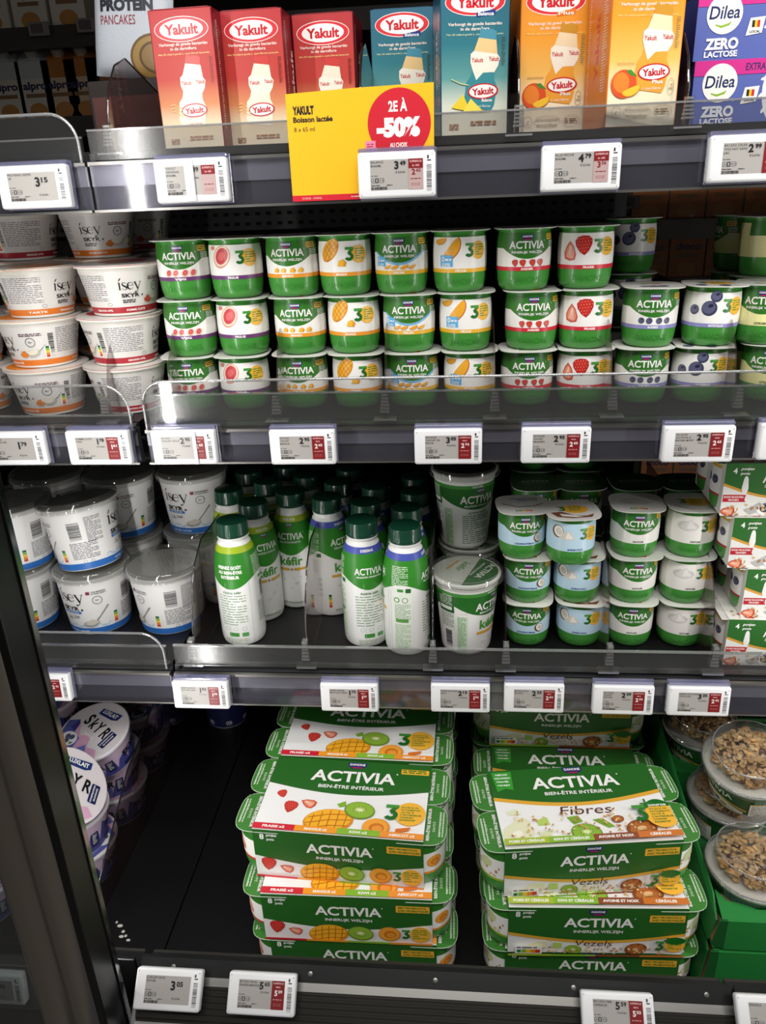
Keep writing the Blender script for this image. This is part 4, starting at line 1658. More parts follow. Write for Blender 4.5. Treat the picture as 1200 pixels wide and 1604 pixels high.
def sleeve_top(kind):
    d = Art(.32)
    w, h = PW * 500, PD * 500            # half sizes in mm
    d.rect(-w, -h, w, h, '#efeeec')
    if kind == 'fruit':
        wave_band(d, -w, w, 16, 14, h, '#2a6426', 30)
        danone(d, 6, h - 8, 26)
        activia(d, 4, 35, 19, 112)
        d.text('BIEN-ÊTRE INTÉRIEUR', 4, 15.5, 5.6, WHT, w=86, bold=.02)
        d.rrect(66, h - 19, w - 2, h - 10, 1, YEL)
        d.lines(68, h - 13.2, 33, 3.6, 2, GRN, th=.6)
        strawberry(d, -82, -3, 7, 25)
        strawberry(d, -66, -24, 10, -8)
        straw_half(d, -44, -17, 10, 60)
        mango(d, -14, -44, 25, 8)
        d.poly([(-8, -16), (2, -10), (4, -18), (-4, -21)], '#7fae34')
        kiwi(d, 22, -24, 17)
        apricot(d, 46, -50, 17)
        d.poly([(70, -50), (88, -46), (86, -52), (70, -56)], '#d9722c')
        sunburst_words(d, 85, -25, 19)
        three(d, 62, -24, 25)
        cs, ws = ('#cf2436', '#ee9a28', '#86b534', '#ee9234'), ('FRAISE x2', 'MANGUE x2', 'KIWI x2', 'ABRICOT x2')
    else:
        wave_band(d, -w, w, 16, 15, h, '#2a6426', 30)
        arc_strip(d, -w, w, 14.5, 15, 6, '#e2a93c', 30)
        d.poly([(-w + 4, h - 3), (-w + 30, h - 3), (-w + 28, h - 36), (-w + 18, h - 33), (-w + 7, h - 38)], '#3c9a34')
        for i, s in enumerate(('NIEUW', 'NOUVEAU', 'Heerlijk', 'recept')):
            d.text(s, -w + 17, h - 8 - 6.2 * i, 3.0, WHT, w=20 if i == 1 else 16, bold=.03)
        danone(d, 6, h - 6, 26)
        activia(d, 4, 38, 19, 112)
        d.text('BIEN-ÊTRE INTÉRIEUR', 4, 19, 5.4, WHT, w=86, bold=.02)
        d.text('Fibres', 4, -11, 14, '#5c3a2c', w=64, shear=.15, bold=.0)
        d.ell(-84, -42, 20, 16, '#e4e3c0', 25)
        d.ell(-78, -28, 10, 10, '#e4e3c0')
        d.ell(-86, -44, 7, 5, '#f3f0dc', 25)
        d.poly([(-60, -24), (-46, -20), (-44, -32), (-58, -33)], '#b8cf6a')
        d.poly([(-60, -44), (-44, -40), (-46, -54), (-60, -52)], '#d9e0b4')
        d.poly([(-92, -8), (-80, -4), (-76, -14), (-92, -15)], '#e2e6c4')
        d.poly([(-22, -22), (-8, -20), (-4, -30), (-16, -34)], '#7fa838')
        d.poly([(8, -28), (20, -26), (32, -40), (24, -42)], '#7fa838')
        kiwi(d, -4, -47, 16)
        walnut(d, 62, -46, 17)
        walnut(d, 38, -30, 7)
        oats(d, -98, -55, 98, -14, 95, 5)
        sunburst_words(d, 90, -32, 19)
        wave_band(d, 74, 106, -14, -8, -18, '#1c6a24', 12)
        d.text('Source', 90, -15, 4, WHT, w=22, bold=.03)
        three(d, 66, -27, 25)
        d.rect(70, -14, 84, -11.5, GRN)
        d.rect(75.8, -20, 78.3, -5, GRN)
        cs, ws = ('#a6bc34', '#86b534', '#8c4a2c', '#cc7430'), ('POIRE ET CÉRÉALES', 'KIWI ET CÉRÉALES', 'AVOINE ET NOIX', 'CÉRÉALES')
    q = 2 * w / 4
    for i in range(4):
        d.rect(-w + q * i, -h, -w + q * (i + 1), -h + 9, cs[i])
        d.text(ws[i], -w + q * (i + .5), -h + 4.4, 3.5, WHT, w=min(q * .8, 3.1 * len(ws[i])), bold=.04)
    return d, (-w, w, -h, h)


def sleeve_front(kind):
    d = Art(.32)
    w, h = PW * 500, PH * 1000
    d.rect(-w, 0, w, h, '#ecebe9')
    wave_band(d, -w, w, 33, 13, h, '#2a6426', 30)
    d.text('8', -w + 11, h - 11, 8, WHT, bold=.03)
    d.text('potjes', -w + 17, h - 8, 3.6, WHT, w=13, al='L', bold=.03)
    d.text('pots', -w + 17, h - 14.5, 3.6, WHT, w=9.5, al='L', bold=.03)
    activia(d, 2, h - 24, 14, 82)
    d.text('INNERLIJK WELZIJN', 2, h - 38.5, 4.2, WHT, w=58, bold=.02)
    d.rrect(w - 44, h - 22, w - 3, h - 11, 1, YEL)
    d.text('MET PROBIOTICA', w - 24, h - 14.2, 2.8, GRN, w=34, bold=.03)
    d.text('AVEC PROBIOTIQUES', w - 23, h - 18.8, 2.8, GRN, w=37, bold=.03)
    if kind == 'fruit':
        strawberry(d, -88, 21, 10.5, -8)
        straw_half(d, -65, 15, 8.5, 60)
        mango(d, -24, 12, 20, 6)
        kiwi(d, 16, 15, 14)
        apricot(d, 52, 17, 14)
        sunburst(d, 90, 18, 13)
        three(d, 72, 18, 15)
        cs = ('#cf2436', '#ee9a28', '#86b534', '#ee9234')
    else:
        arc_strip(d, -w, w, 32, 13, 4.5, '#e2a93c', 30)
        danone(d, 0, h - 7, 20)
        d.text('Vezels', -2, 17, 9.5, '#5c3a2c', w=44, shear=.15)
        d.ell(-68, 12, 13, 7, '#e4e3c0', 20)
        d.poly([(-50, 18), (-40, 17), (-40, 8), (-52, 8)], '#b8cf6a')
        kiwi(d, -26, 6, 9)
        walnut(d, 48, 9, 12)
        oats(d, -98, 2, 98, 14, 60, 7)
        nutri_flat(d, -96, 3, 32, 12)
        sunburst(d, 92, 20, 12)
        d.ell(92, 27, 12, 6, '#1c6a24')
        three(d, 74, 19, 15)
        d.rect(78, 27, 87, 29, GRN)
        d.rect(81.6, 23, 83.4, 33, GRN)
        cs = ('#a6bc34', '#86b534', '#8c4a2c', '#cc7430')
    for i in range(4):
        d.rect(-w + w / 2 * i, 0, -w + w / 2 * (i + 1), 3.2, cs[i])
    return d, (-w, w, 0, h)


def pack_lid(sx, sy, txt, word):
    """printed foil over one end pot with rounded outer corners; sx, sy: outer side"""
    d = Art(.33)
    return d


def make_pack(kind):
    r = thing('yogurt_multipack', 'pack', 'yogurt multipack', group='eight-pot multipacks')
    b = MB()
    b.box(-PW / 2, PW / 2, -PD / 2, PD / 2, 0, PH, M('#2a6426', .35), .0012, 2)
    d, cl = sleeve_top(kind)
    d.into(b, top_fn(PH), clip=cl)
    d, cl = sleeve_front(kind)
    d.into(b, front_fn(-PD / 2, 0, 0), clip=cl)
    b.build('sleeve', r)
    for sx in (-1, 1):
        for sy in (-1, 1):
            cx, cy = sx * PP * 1.5, sy * PP * .5
            b = MB()
            k = .0675 / .0648
            b.lathe([(q, z * k) for q, z in POT] + [(.0288, .0655), (.0310, .0665), (.0310, .0690)], GREENP, 40)
            d = Art(.35)
            d.rect(-94, 22, 94, 52, WHT)
            band = {('fruit', -1): '#cf2436', ('fruit', 1): '#ee9234', ('fibre', -1): '#a6bc34', ('fibre', 1): '#cc9030'}[kind, sx]
            d.rect(-94, 20, 94, 23.5, band)
            d.rect(-94, 52, 94, 63, GRN)
            for c in (-30, 20):
                if kind == 'fruit':
                    (straw_half if sx < 0 else apricot)(d, c, 38, 10)
                else:
                    d.ell(c, 42, 9, 7, '#cfd8a0', 30)
                    oats(d, c - 14, 26, c + 18, 40, 9, 12)
            activia(d, 60 if sx < 0 else 34, 57, 5, 26)
            d.into(b, round_fn([(q + .0001, z * k) for q, z in POT], 30.0), ustep=2.5, clip=(-94.2, 94.2, 0, 70))
            b.build('pot', r, 40, (cx, cy, 0))
            # lid
            b = MB()
            pts = []
            for k2 in range(48):
                a = 2 * PI * k2 / 48
                c, s = math.cos(a), math.sin(a)
                e = 3.6 if c * sx > 0 else 12
                rr = (PP / 2) / (abs(c) ** e + abs(s) ** e) ** (1 / e)
                pts.append((rr * c, rr * s))
            b.prism(pts, lambda x, y, t: (x, y, t), .0693, .0700, M('#cfd8c6', .35))
            d = Art(.33)
            d.poly([(x * 985, y * 985) for x, y in pts], '#3f7d33')
            for j in range(13):
                v = -28 + j * 4.6
                d.rect(-28, v, 28, v + .9, '#48883c')
            u = sx * 17
            d.lines(sx * 25.5 - 2.5, 20, 2.4, 1.0, 40, '#cfe0c4', th=.8, seed=3, fill=1)
            d.lines(sx * 25.5 + 1.5, 20, 1.8, 1.0, 40, '#cfe0c4', th=.8, seed=4, fill=1)
            d.text('26/03', u, -4, 3.2, '#d9e6cc', w=16, rot=90)
            d.text('12:14', u - 5.5, 6, 2.6, '#d9e6cc', w=10, rot=90)
            d.text('BIEN-ÊTRE INTÉRIEUR', sx * 10.5, 0, 3.6, WHT, w=52, rot=-90 if sx < 0 else 90, bold=.03)
            d.into(b, top_fn(.0700))
            b.build('lid', r, None, (cx, cy, 0))
    return Kind(r)


KF, KV = make_pack('fruit'), make_pack('fibre')
DY = PD + .003
xl = -.1335
y2 = -.170 + PD / 2            # centre depth of the lower two packs
KF.put('strawberry-mango-kiwi multipack, bottom of the front fruit stack', (xl + .008, y2, Z4), (0, 0, math.radians(0)))
KF.put('strawberry-mango-kiwi multipack, middle of the front fruit stack', (xl + .003, y2, Z4 + PH + .0006), (0, 0, math.radians(.3)))
KF.put('strawberry-mango-kiwi multipack lying on top of the front fruit stack', (xl - .003, y2 + .022, Z4 + 2 * (PH + .0006)), (0, 0, math.radians(-3.0)))
for lv in range(3):
    KF.put('strawberry-mango-kiwi multipack in the second row, %s' % ('bottom', 'middle', 'top, its fruit half seen behind the front stack')[lv], (xl + .004, y2 + .022 + DY + .002, Z4 + (PH + .0006) * lv), (0, 0, math.radians(-1.6)))
for lv in range(3):
    KF.put('strawberry-mango-kiwi multipack in the third row, %s' % ('bottom', 'middle', 'top, under the lower price rail')[lv], (xl + .010, y2 + .022 + 2 * DY + .008, Z4 + (PH + .0006) * lv), (0, 0, 0))
xr = P(912, 1425, -.105).x
KV.put('cereal and fibre multipack, bottom of the front fibre stack', (xr + .001, y2 + .002, Z4), (0, 0, math.radians(1)))
KV.put('cereal and fibre multipack, middle of the front fibre stack', (xr + .0015, y2, Z4 + PH + .0006), (0, 0, math.radians(2.4)))
A = PZ(788, 1330, Z4 + 3 * PH + .002)
B = PZ(1075, 1314, Z4 + 3 * PH + .002)
an = math.atan2(B.y - A.y, B.x - A.x)
mid = (A + B) / 2
KV.put('cereal and fibre multipack turned askew on top of the front fibre stack', (mid.x - math.sin(an) * PD / 2, mid.y + math.cos(an) * PD / 2, Z4 + 2 * (PH + .0006)), (0, 0, an))
for lv in range(2):
    KV.put('cereal and fibre multipack in the second row, %s' % ('bottom', 'upper, shaded behind the askew one')[lv], (xr - .004, .046, Z4 + (PH + .0006) * lv), (0, 0, math.radians(0)))
for lv in range(3):
    KV.put('cereal and fibre multipack in the third row, %s' % ('bottom', 'middle', 'highest, front face just under the price tags')[lv], (xr - .006, .182, Z4 + (PH + .0006) * lv), (0, 0, 0))


# ---------------------------------------------------------------- boxed four-packs on the lower shelf, right
def make_four():
    r = thing('yogurt_multipack', 'pack', 'yogurt multipack', group='boxed four-packs')
    b = MB()
    w, h, dp = .125, .0665, .112
    b.box(0, w, 0, dp, 0, h, M('#e9e6e0', .4), .0008, 1)
    d = Art(.35)
    W = 125
    d.rect(0, 0, W, 66.5, '#ecebe6')
    wave_band(d, 0, W, 40, 16, 66.5, '#2c6a28', 24)
    arc_strip(d, 0, W, 40, 16, 3.2, '#d9a040', 24)
    d.text('4', 11, 57, 6.5, WHT, bold=.03)
    d.text('potjes', 17, 59.8, 3.2, WHT, w=15, al='L', bold=.03, shear=.2)
    d.text('pots', 17, 54, 3.2, WHT, w=11, al='L', bold=.03, shear=.2)
    activia(d, 68, 49, 12.5, 50)
    d.text('INNERLIJK WELZIJN', 68, 38.4, 3.8, WHT, w=44, bold=.02, shear=.15)
    d.text('Vezels', 72, 17, 11, '#4a3028', w=36, shear=.2)
    d.poly([(1, 18), (27, 18), (25, 22), (27, 27), (1, 27)], '#c0202e')
    d.text('RODE VRUCHTEN', 13, 24.2, 2.2, WHT, w=22, bold=.03)
    d.text('GRANEN', 13, 20.6, 2.2, WHT, w=12, bold=.03)
    straw_half(d, 8, 6, 8.5, 80)
    d.poly([(26, 8), (36, 12), (44, 18), (43, 6), (34, 2)], '#b9b8b6')
    d.ell(52, 9, 11, 8.5, '#f6f4ee')
    blueberry(d, 50, 11, 6)
    blueberry(d, 62, 6, 3)
    oats(d, 2, 1, 120, 15, 40, 8)
    d.into(b, front_fn(0, 0, 0), clip=(0, W, 0, 66.5))
    d = Art(.35)
    d.rect(0, 0, W, 112, '#e8e6e0')
    straw_half(d, 24, 12, 11, 70)
    d.ell(50, 12, 10, 6, '#c0303a')
    oats(d, 4, 2, 120, 30, 40, 9)
    d.into(b, top_fn(h, 0, 0), clip=(0, W, 0, 112))
    b.build('sleeve', r)
    for j in range(2):
        b = MB()
        b.lathe(POT + [(.0288, .0625), (.0305, .0632), (.0305, .0640)], GREENP, 36)
        d = Art(.35)
        d.rect(-94, 22, 94, 55, WHT)
        d.rect(-94, 20, 94, 23, '#b02a38')
        d.rect(-94, 55, 94, 62, '#d9b23a')
        for c in (-52, -38, -66):
            blueberry(d, c, 40, 5.5)
        d.into(b, round_fn([(q + .0001, z) for q, z in POT], 30.0), ustep=2.5, clip=(-94.2, 94.2, 0, 70))
        b.build('pot', r, 40, (.0245, .030 + j * .056, 0))
        b = MB()
        b.box(-.0085, .0, .002 + j * .055, .055 + j * .055, .0644, .0652, M('#d6d4ce', .4), .0002, 1)
        b.build('lid', r)
    return Kind(r)


K4 = make_four()
for lv, (px, y) in enumerate(((1138, .026), (1168, .032), (1148, .035), (1136, .040))):
    p = P(px, 1000 - 85 * lv, y)
    K4.put('white and green boxed four-pack with red fruit, %s' % ('bottom of four at the right edge', 'second from the bottom, pushed right', 'third from the bottom', 'topmost under the price tag')[lv],
           (p.x, y, Z3 + .0671 * lv), (0, 0, math.radians(-1.5)))


# ---------------------------------------------------------------- drink cartons on the upper shelf
YW, YD, YH = .070, .070, .136


def drink_bottle_art(d, x, y, s, body, capc, low, sub):
    """the printed little bottle, leaning slightly"""
    q = math.radians(-8)
    T = lambda a, b: (x + s * (a * math.cos(q) - b * math.sin(q)), y + s * (a * math.sin(q) + b * math.cos(q)))
    out = [(-9, -24), (9, -24), (10.5, -20), (10.5, -9), (8, -5), (7.5, -1), (9.5, 3), (10, 8), (8, 10), (5.5, 20), (-5.5, 20), (-8, 10), (-10, 8), (-9.5, 3), (-7.5, -1), (-8, -5), (-10.5, -9), (-10.5, -20)]
    d.poly([T(a, b) for a, b in out], low)
    d.poly([T(a, b) for a, b in ((-7.5, -1), (-4, -7), (0, -2), (6, -1), (7.5, -1), (9.5, 3), (10, 8), (8, 10), (-8, 10), (-10, 8), (-9.5, 3))], '#f0e9d8')
    d.poly([T(a, b) for a, b in ((-8, 10), (8, 10), (5.5, 20), (-5.5, 20))], body)
    d.poly([T(a, b) for a, b in ((-6, 18), (6, 18), (5.5, 23), (2, 24), (-3, 23), (-5.5, 24))], capc)
    p = T(-5, 5)
    d.text('Yakult', p[0], p[1], 2.6 * s, '#c02030', w=8 * s, rot=-2, bold=.02)
    p = T(6, 7)
    d.text('Yakult', p[0], p[1], 2.6 * s, '#c02030', w=7 * s, rot=-2, bold=.02)
    p = T(1.5, -13)
    d.ell(p[0], p[1], 10.5 * s, 4.8 * s, '#c8242e', 2, 26)
    d.ell(p[0], p[1], 9.4 * s, 4.0 * s, '#f8f4ee', 2, 26)
    d.text('Yakult', p[0], p[1], 3.9 * s, '#c02030', w=15 * s, rot=3, bold=.04)
    if sub:
        p = T(5, -18)
        d.text(sub, p[0], p[1], 1.9 * s, WHT, w=7 * s, bold=.03)
    p = T(2, -22)
    d.text('L. casei Shirota', p[0], p[1], 1.5 * s, '#b04a3a' if low == '#efe6d2' else WHT, w=12 * s)


def peach_art(d, x, y, s):
    d.ell(x, y, s, s * .97, '#d9552c')
    d.ell(x - s * .2, y + s * .1, s * .62, s * .7, '#ea8434', 20)
    d.poly([(x + s * .1, y + s * .9), (x + s * .5, y + s * .95), (x + s * 1.0, y + s * .5), (x + s * .5, y + s * .55)], '#4c8a34')
    crescent(d, x + s * .65, y - s * .55, s * .62, 20, '#f2c23c', '#e08a2c')


def carton(kind):
    r = thing('drink_carton', 'carton', 'drink carton', group='drink cartons on the upper shelf')
    sub, fc, sc, tc = {'red': (None, grad('red_print', [(0, '#e9dcc4'), (.22, '#e6d0ac'), (.34, '#d98a58'), (.52, '#be3a30'), (1, '#b02a2e')], 0, YH), '#7a1420', '#8c1820'),
                       'teal': (('Balance', '#2a3a80'), grad('teal_print', [(0, '#ece4d0'), (.22, '#d8dccc'), (.40, '#5c9a98'), (.62, '#24707c'), (1, '#1f5a74')], 0, YH), '#1c5068', '#1c5068'),
                       'orange': (('Plus', '#e2762c'), grad('orange_print', [(0, '#f2ead8'), (.24, '#f2e2bc'), (.42, '#efb95c'), (.66, '#e99a28'), (1, '#e08420')], 0, YH), '#d9761e', '#d9761e')}[kind]
    b = MB()
    b.box(-YW / 2, YW / 2, 0, YD, 0, YH, M(sc, .32), .0012, 2)
    b.box(-YW / 2 + .0012, YW / 2 - .0012, -.00004, .0005, .0008, YH - .001, fc)
    d = Art(.3)
    yakult(d, 0, 117 if kind == 'red' else 120.5, 60, sub=sub)
    ty = 0 if kind == 'red' else -1.6
    ic = '#fbeae0'
    d.text('Verhoogt de goede bacteriën', 0, 103.6 + ty, 2.7, ic, w=54, bold=.012)
    d.text('in de darmflora', 0, 99.4 + ty, 2.7, ic, w=29, bold=.012)
    d.text('Met 20 miljard goede L. casei Shirota bacteriën', 0, 94.6 + ty, 1.5, '#f2d48c' if kind != 'teal' else '#d8dcb0', w=57, bold=.01)
    if kind == 'red':
        drink_bottle_art(d, 5, 59, 1.42, '#ece2cc', '#c8403c', '#efe6d2', None)
        for k in range(3):
            d.stroke([(-22, 46 - 3.2 * k), (-17, 47 - 3.2 * k), (-12, 43 - 3.2 * k), (-8, 41 - 3.2 * k)], .7, '#f0c878')
    elif kind == 'teal':
        drink_bottle_art(d, 9, 62, 1.5, '#e6c48a', '#4a8ca0', '#3c8a94', 'Balance')
        d.poly([(-24, 28), (-4, 24), (-12, 40)], '#f0d23c')
        d.poly([(-12, 24), (10, 23), (-4, 36)], '#f4e05a')
        d.stroke([(-24, 54), (-15, 50), (-6, 48)], .9, '#c8d49a')
    else:
        drink_bottle_art(d, 10, 66, 1.5, '#ecd6b0', '#c89030', '#eaa23c', 'Plus')
        peach_art(d, -19, 37, 12.5)
        d.text('PERZIKSMAAK', -18, 54, 1.5, '#a06a2c', w=17)
        d.text('8 x', 27, 34, 4, '#7a5a3a', w=5, rot=90)
        d.ring(27, 34, 3.2, 7, .4, '#b08a5a')
    if kind != 'orange':
        d.lines(-26, 12, 10, 2, 3, '#b07a5a', th=.5)
        d.lines(-4, 14, 28, 2.6, 2, '#b07a5a', th=.5)
    else:
        for x0, x1 in ((-29, -20), (-18, 10), (12, 30)):
            d.ring((x0 + x1) / 2, 13, (x1 - x0) / 2, 5.5, .3, '#b08a5a')
        d.text('C', -24.5, 12, 3.6, '#7a5a3a')
        d.text('immuunsysteem', -4, 15, 2.6, '#7a5a3a', w=24)
        d.text('vermoeidheid', -5, 10, 2.6, '#7a5a3a', w=21)
        d.lines(14, 14, 14, 2.4, 2, '#8a6a4a')
    d.lines(27, 90, 4, 1.6, 16, '#803028' if kind == 'red' else '#5a5a50', th=.35, seed=6)
    d.into(b, front_fn(-.0001, 0, 0))
    for s in (-1, 1):
        d = Art(.3)
        d.text('Yakult', 35, 72, 11, '#f4e8dc' if kind != 'orange' else '#c8303a', w=58, rot=90, bold=.03)
        d.lines(8, 124, 5, 2.2, 48, '#e8c8b0', th=.4, seed=12)
        d.lines(50, 112, 12, 2.4, 34, '#e8c8b0', th=.4, seed=13)
        d.into(b, side_fn(s * YW / 2, .035 + (-.035 if s > 0 else .035), 0, s))
    b.build('box', r)
    b = MB()
    b.box(-YW / 2 + .004, YW / 2 - .004, .001, YD - .004, YH, YH + .0006, M(tc, .35))
    b.build('top_flap', r)
    return Kind(r)


KR_, KT_, KO_ = carton('red'), carton('teal'), carton('orange')
for K, xa, xb, y, rz, lab in ((KR_, 241, 344, .085, -3, 'red drink carton, leftmost of three beside the pancake pouch'), (KR_, 350, 449, .110, -2, 'red drink carton in the middle of the three'),
                              (KR_, 463, 556, .150, -2, 'red drink carton right behind the yellow promotion card'), (KT_, 584, 679, .150, 1, 'teal drink carton behind the red drop of the promotion card'),
                              (KT_, 696, 791, .060, 7, 'teal drink carton showing its lemon slices, right of the card'), (KO_, 818, 914, .080, 5, 'orange peach drink carton left of the larger-looking one'),
                              (KO_, 942, 1074, .012, 9, 'orange peach drink carton nearest the shelf edge beside the purple boxes')):
    xm = (xa + xb) / 2
    K.put(lab, (P(xm, 120, y).x, y, Z1), (0, 0, math.radians(rz)))


def lactose_box():
    r = thing('yogurt_multipack', 'pack', 'yogurt multipack', group='purple lactose-free multipacks')
    b = MB()
    w, h = .135, .0605
    b.box(0, w, 0, .13, 0, h, M('#4a55a8', .4), .001, 2)
    d = Art(.36)
    d.rect(0, 0, 135, 60.5, '#5a68ae')
    d.ell(112, 32, 44, 48, '#ece9ea', 6, 36)
    for k in range(9):
        a = math.radians(95 + k * 18)
        d.ell(112 + 44 * math.cos(a), 32 + 46 * math.sin(a), 4, 1.6, '#f6f4f4', 95 + k * 18 + 30, 8)
    d.rect(0, 47, 135, 60.5, '#d0308c')
    d.text('EXTRA', 59, 53.5, 6.2, '#1e2a5c', w=19, bold=.02)
    d.text('SMOOTH', 88, 54.5, 8.2, WHT, w=34, bold=.03, shear=.1)
    d.ell(26, 40, 17, 17.5, '#f3f1ea', n=30)
    d.text('Dilea', 26, 41.5, 11, '#1e2a5c', w=29, bold=.015, shear=.12)
    d.stroke([(18, 31), (24, 29), (31, 31), (33, 33)], [1, 2, 2, .6], '#8ab52c')
    d.poly([(48, 20), (63, 22), (65, 36), (51, 35)], '#f3f1ea')
    d.rect(53, 27, 55.5, 33, '#22201e')
    d.rect(55.5, 27, 58, 33, '#edc22a')
    d.rect(58, 27, 60.5, 33, '#c8282e')
    d.text('LOCAL', 56.5, 23.4, 2, INK, w=10, bold=.03)
    d.text('ZERO', 26, 14.5, 9, '#e6e8f2', w=32, bold=.05)
    d.text('LACTOSE', 26, 5.5, 5, '#e6e8f2', w=32, bold=.04)
    d.into(b, front_fn(0), clip=(0, 135, 0, 60.5))
    d = Art(.36)
    d.rect(4, 3, 52, 12, '#3c7a2c')
    b.build('box', r)
    return Kind(r)


KD_ = lactose_box()
xd = P(1086, 100, .075).x
KD_.put('purple lactose-free yogurt multipack, lower of two at the upper right', (xd + .002, .075, Z1), (0, 0, math.radians(-2)))
KD_.put('purple lactose-free yogurt multipack, upper of two at the upper right', (xd + .000, .078, Z1 + .0608), (0, 0, math.radians(-2)))

# pancake pouch, standing on a dark display box
t = thing('display_box', 'dark box behind the divider fin carrying the pancake pouch', 'box', (-.395, .19, Z1), (0, 0, math.radians(-6)))
b = MB()
b.box(-.05, .05, 0, .10, 0, .088, M('#2a2220', .6), .002, 2)
b.build('box', t)
b = MB()
b.box(-.045, .045, -.001, 0, .03, .07, M('#5a3430', .6))
b.build('front_panel', t)
t = thing('pancake_pouch', 'grey pouch of protein pancakes with dark lettering standing beside the red cartons', 'pouch', (-.385, .20, Z1 + .0885), (math.radians(-4), math.radians(7), math.radians(-4)))
b = MB()
bm = bmesh.new()
bmesh.ops.create_grid(bm, x_segments=20, y_segments=28, size=.5)
vs0 = [(v.co.x, v.co.y) for v in bm.verts]
fs0 = [[v.index for v in f.verts] for f in bm.faces]
bm.free()
PWd, PHt = .098, .150


def pouch_xyz(x, y, s):
    e = max(0, (1 - (2 * x) ** 4)) * max(0, 1 - (2 * y) ** 6)
    w = PWd * (1 - .08 * max(0, -y - .3))
    return (x * w, s * (.001 + .017 * e ** .6 * (.7 - .5 * y)), (y + .5) * PHt)


grey = M('#b9bec6', .4, bump=.5, scale=60)
b.add([pouch_xyz(x, y, -1) for x, y in vs0], fs0, grey)
b.add([pouch_xyz(x, y, 1) for x, y in vs0], [f[::-1] for f in fs0], grey)
d = Art(.4)
d.rect(-44, 86, 44, 87.2, '#8a2030')
d.text('DELHAIZE', 4, 92, 6, '#a82838', w=52, bold=.02, al='C')
d.ell(-36, 92, 7, 5, '#2a2a2c')
d.text('PROTEiN', -4, 75, 11, '#2a2c34', w=66, bold=.06, rot=4)
d.text('PANCAKES', -14, 59, 10, '#8a2838', w=44, bold=.0, rot=4)
d.ell(32, 22, 30, 26, '#6a5030', n=28)
d.ell(32, 22, 27, 23, '#9a7a44', n=28)
d.ell(33, 23, 20, 17, '#584424', n=28)
d.ell(33, 23, 17, 14, '#86683a', n=28)
d.ell(36, 120, 14, 12, '#8a5a30')
d.ell(24, 124, 8, 8, '#a02c30')
d.into(b, lambda u, v, w: Vector(pouch_xyz(u * .001 / PWd, v * .001 / PHt - .5, -1)) - Vector((0, w * .001 + .0003, 0)), ustep=5, vstep=6, clip=(-47, 47, 1, 149))
b.build('pouch', t, 60)

# ---------------------------------------------------------------- yellow promotion card
t = thing('promotion_card', 'large yellow promotion card with red drop reading minus fifty percent', 'sign', (0, 0, 0), (0, 0, 0))
b = MB()
c0 = P(565, 225, -.016)
W2 = .0725
CZ = c0.z


def card(u, v, w):
    x, z = u * .001, v * .001
    return Vector((c0.x + x, -.0135 - w * .001 - .0022 * math.sin((x / W2) * 2.2 + .6) - .0008 * z / .05, CZ + z))


d = Art(.42)
d.STEP = .02
d.poly([(-72, -50), (71, -50), (71.5, 49.5), (30, 48.5), (-10, 48), (-60, 46.5), (-71.5, 46)], '#efb61c')
d.rect(-72, -50, 71, -44.5, '#cc1f30')
pts = [(38 + 30.5 * math.cos(math.radians(a)), 16 + 30.5 * math.sin(math.radians(a))) for a in range(-38, 219, 8)]
d.poly(pts + [(22, -15), (34, -27), (40, -30), (46, -27), (56, -14)], '#c81f30')
d.text('2E À', 37, 31, 8.6, WHT, w=18, bold=.03)
d.text('-50%', 37, 13, 14.5, WHT, w=42, bold=.07)
d.text('AU CHOIX', 37, -2.5, 3.8, WHT, w=17, bold=.03)
d.text('YAKULT', -55, 31.5, 6.6, '#1c1c1a', w=21, bold=.06)
d.text('Boisson lactée', -46, 23.5, 4.6, '#1c1c1a', w=39, bold=.035)
d.text('8 x 65 ml', -55, 15, 3.9, '#2a2a24', w=20.5)
d.rect(4.5, -13, 14.5, 2, '#e88aa6')
d.lines(6, -1.5, 7, 2, 2, '#b02040', th=.5)
d.rect(4.5, -23, 14.5, -13, '#c81f30')
d.lines(6, -17, 7, 2.4, 2, WHT, th=.5)
d.text('31/03/26 - 13/04/26', -52, -47.4, 1.8, '#f0d0c0', w=20)
d.lines(-12, -47.6, 14, 1.6, 1, '#f0d0c0')
d.into(b, card, ustep=4, vstep=10, clip=(-72, 72, -51, 52))
d = Art(.5)
d.STEP = -.3
d.poly([(-72, -50), (71, -50), (71.5, 49.5), (30, 48.5), (-10, 48), (-60, 46.5), (-71.5, 46)], '#e9e4d0')
d.into(b, card, ustep=4, vstep=10, clip=(-72, 72, -51, 52))
b.build('card', t)

# ---------------------------------------------------------------- electronic price tags
CASEM = M('#e9e9ea', .34)
b = MB()
b.box(-.0375, .0375, -.006, .006, -.0205, .0205, CASEM, .0028, 3)
for s in (-1, 1):
    for q in (-1, 1):
        b.box(s * .0345 - .0007, s * .0345 + .0007, -.0062, -.0059, q * .0172 - .0007, q * .0172 + .0007, M('#c8c8c8', .5))
TCASE = b.mesh('case', 40)
b = MB()
b.box(-.0372, .0372, -.002, .0075, .0205, .0245, LILAC, .001, 1)
b.box(-.0372, .0385, .006, .009, -.022, .024, LILAC, .0006, 1)
THOLD = b.mesh('holder')
b = MB()
d = Art(.5)
d.bars(28.8, -15.5, 33.6, 8, 34, '#3c3c3c', vert=False)
d.rect(29.4, 11, 33.2, 12.2, '#3c3c3c')
d.rect(29.4, 13, 31.2, 16, '#3c3c3c')
d.into(b, front_fn(-.0060))
TBAR = b.mesh('barcode')


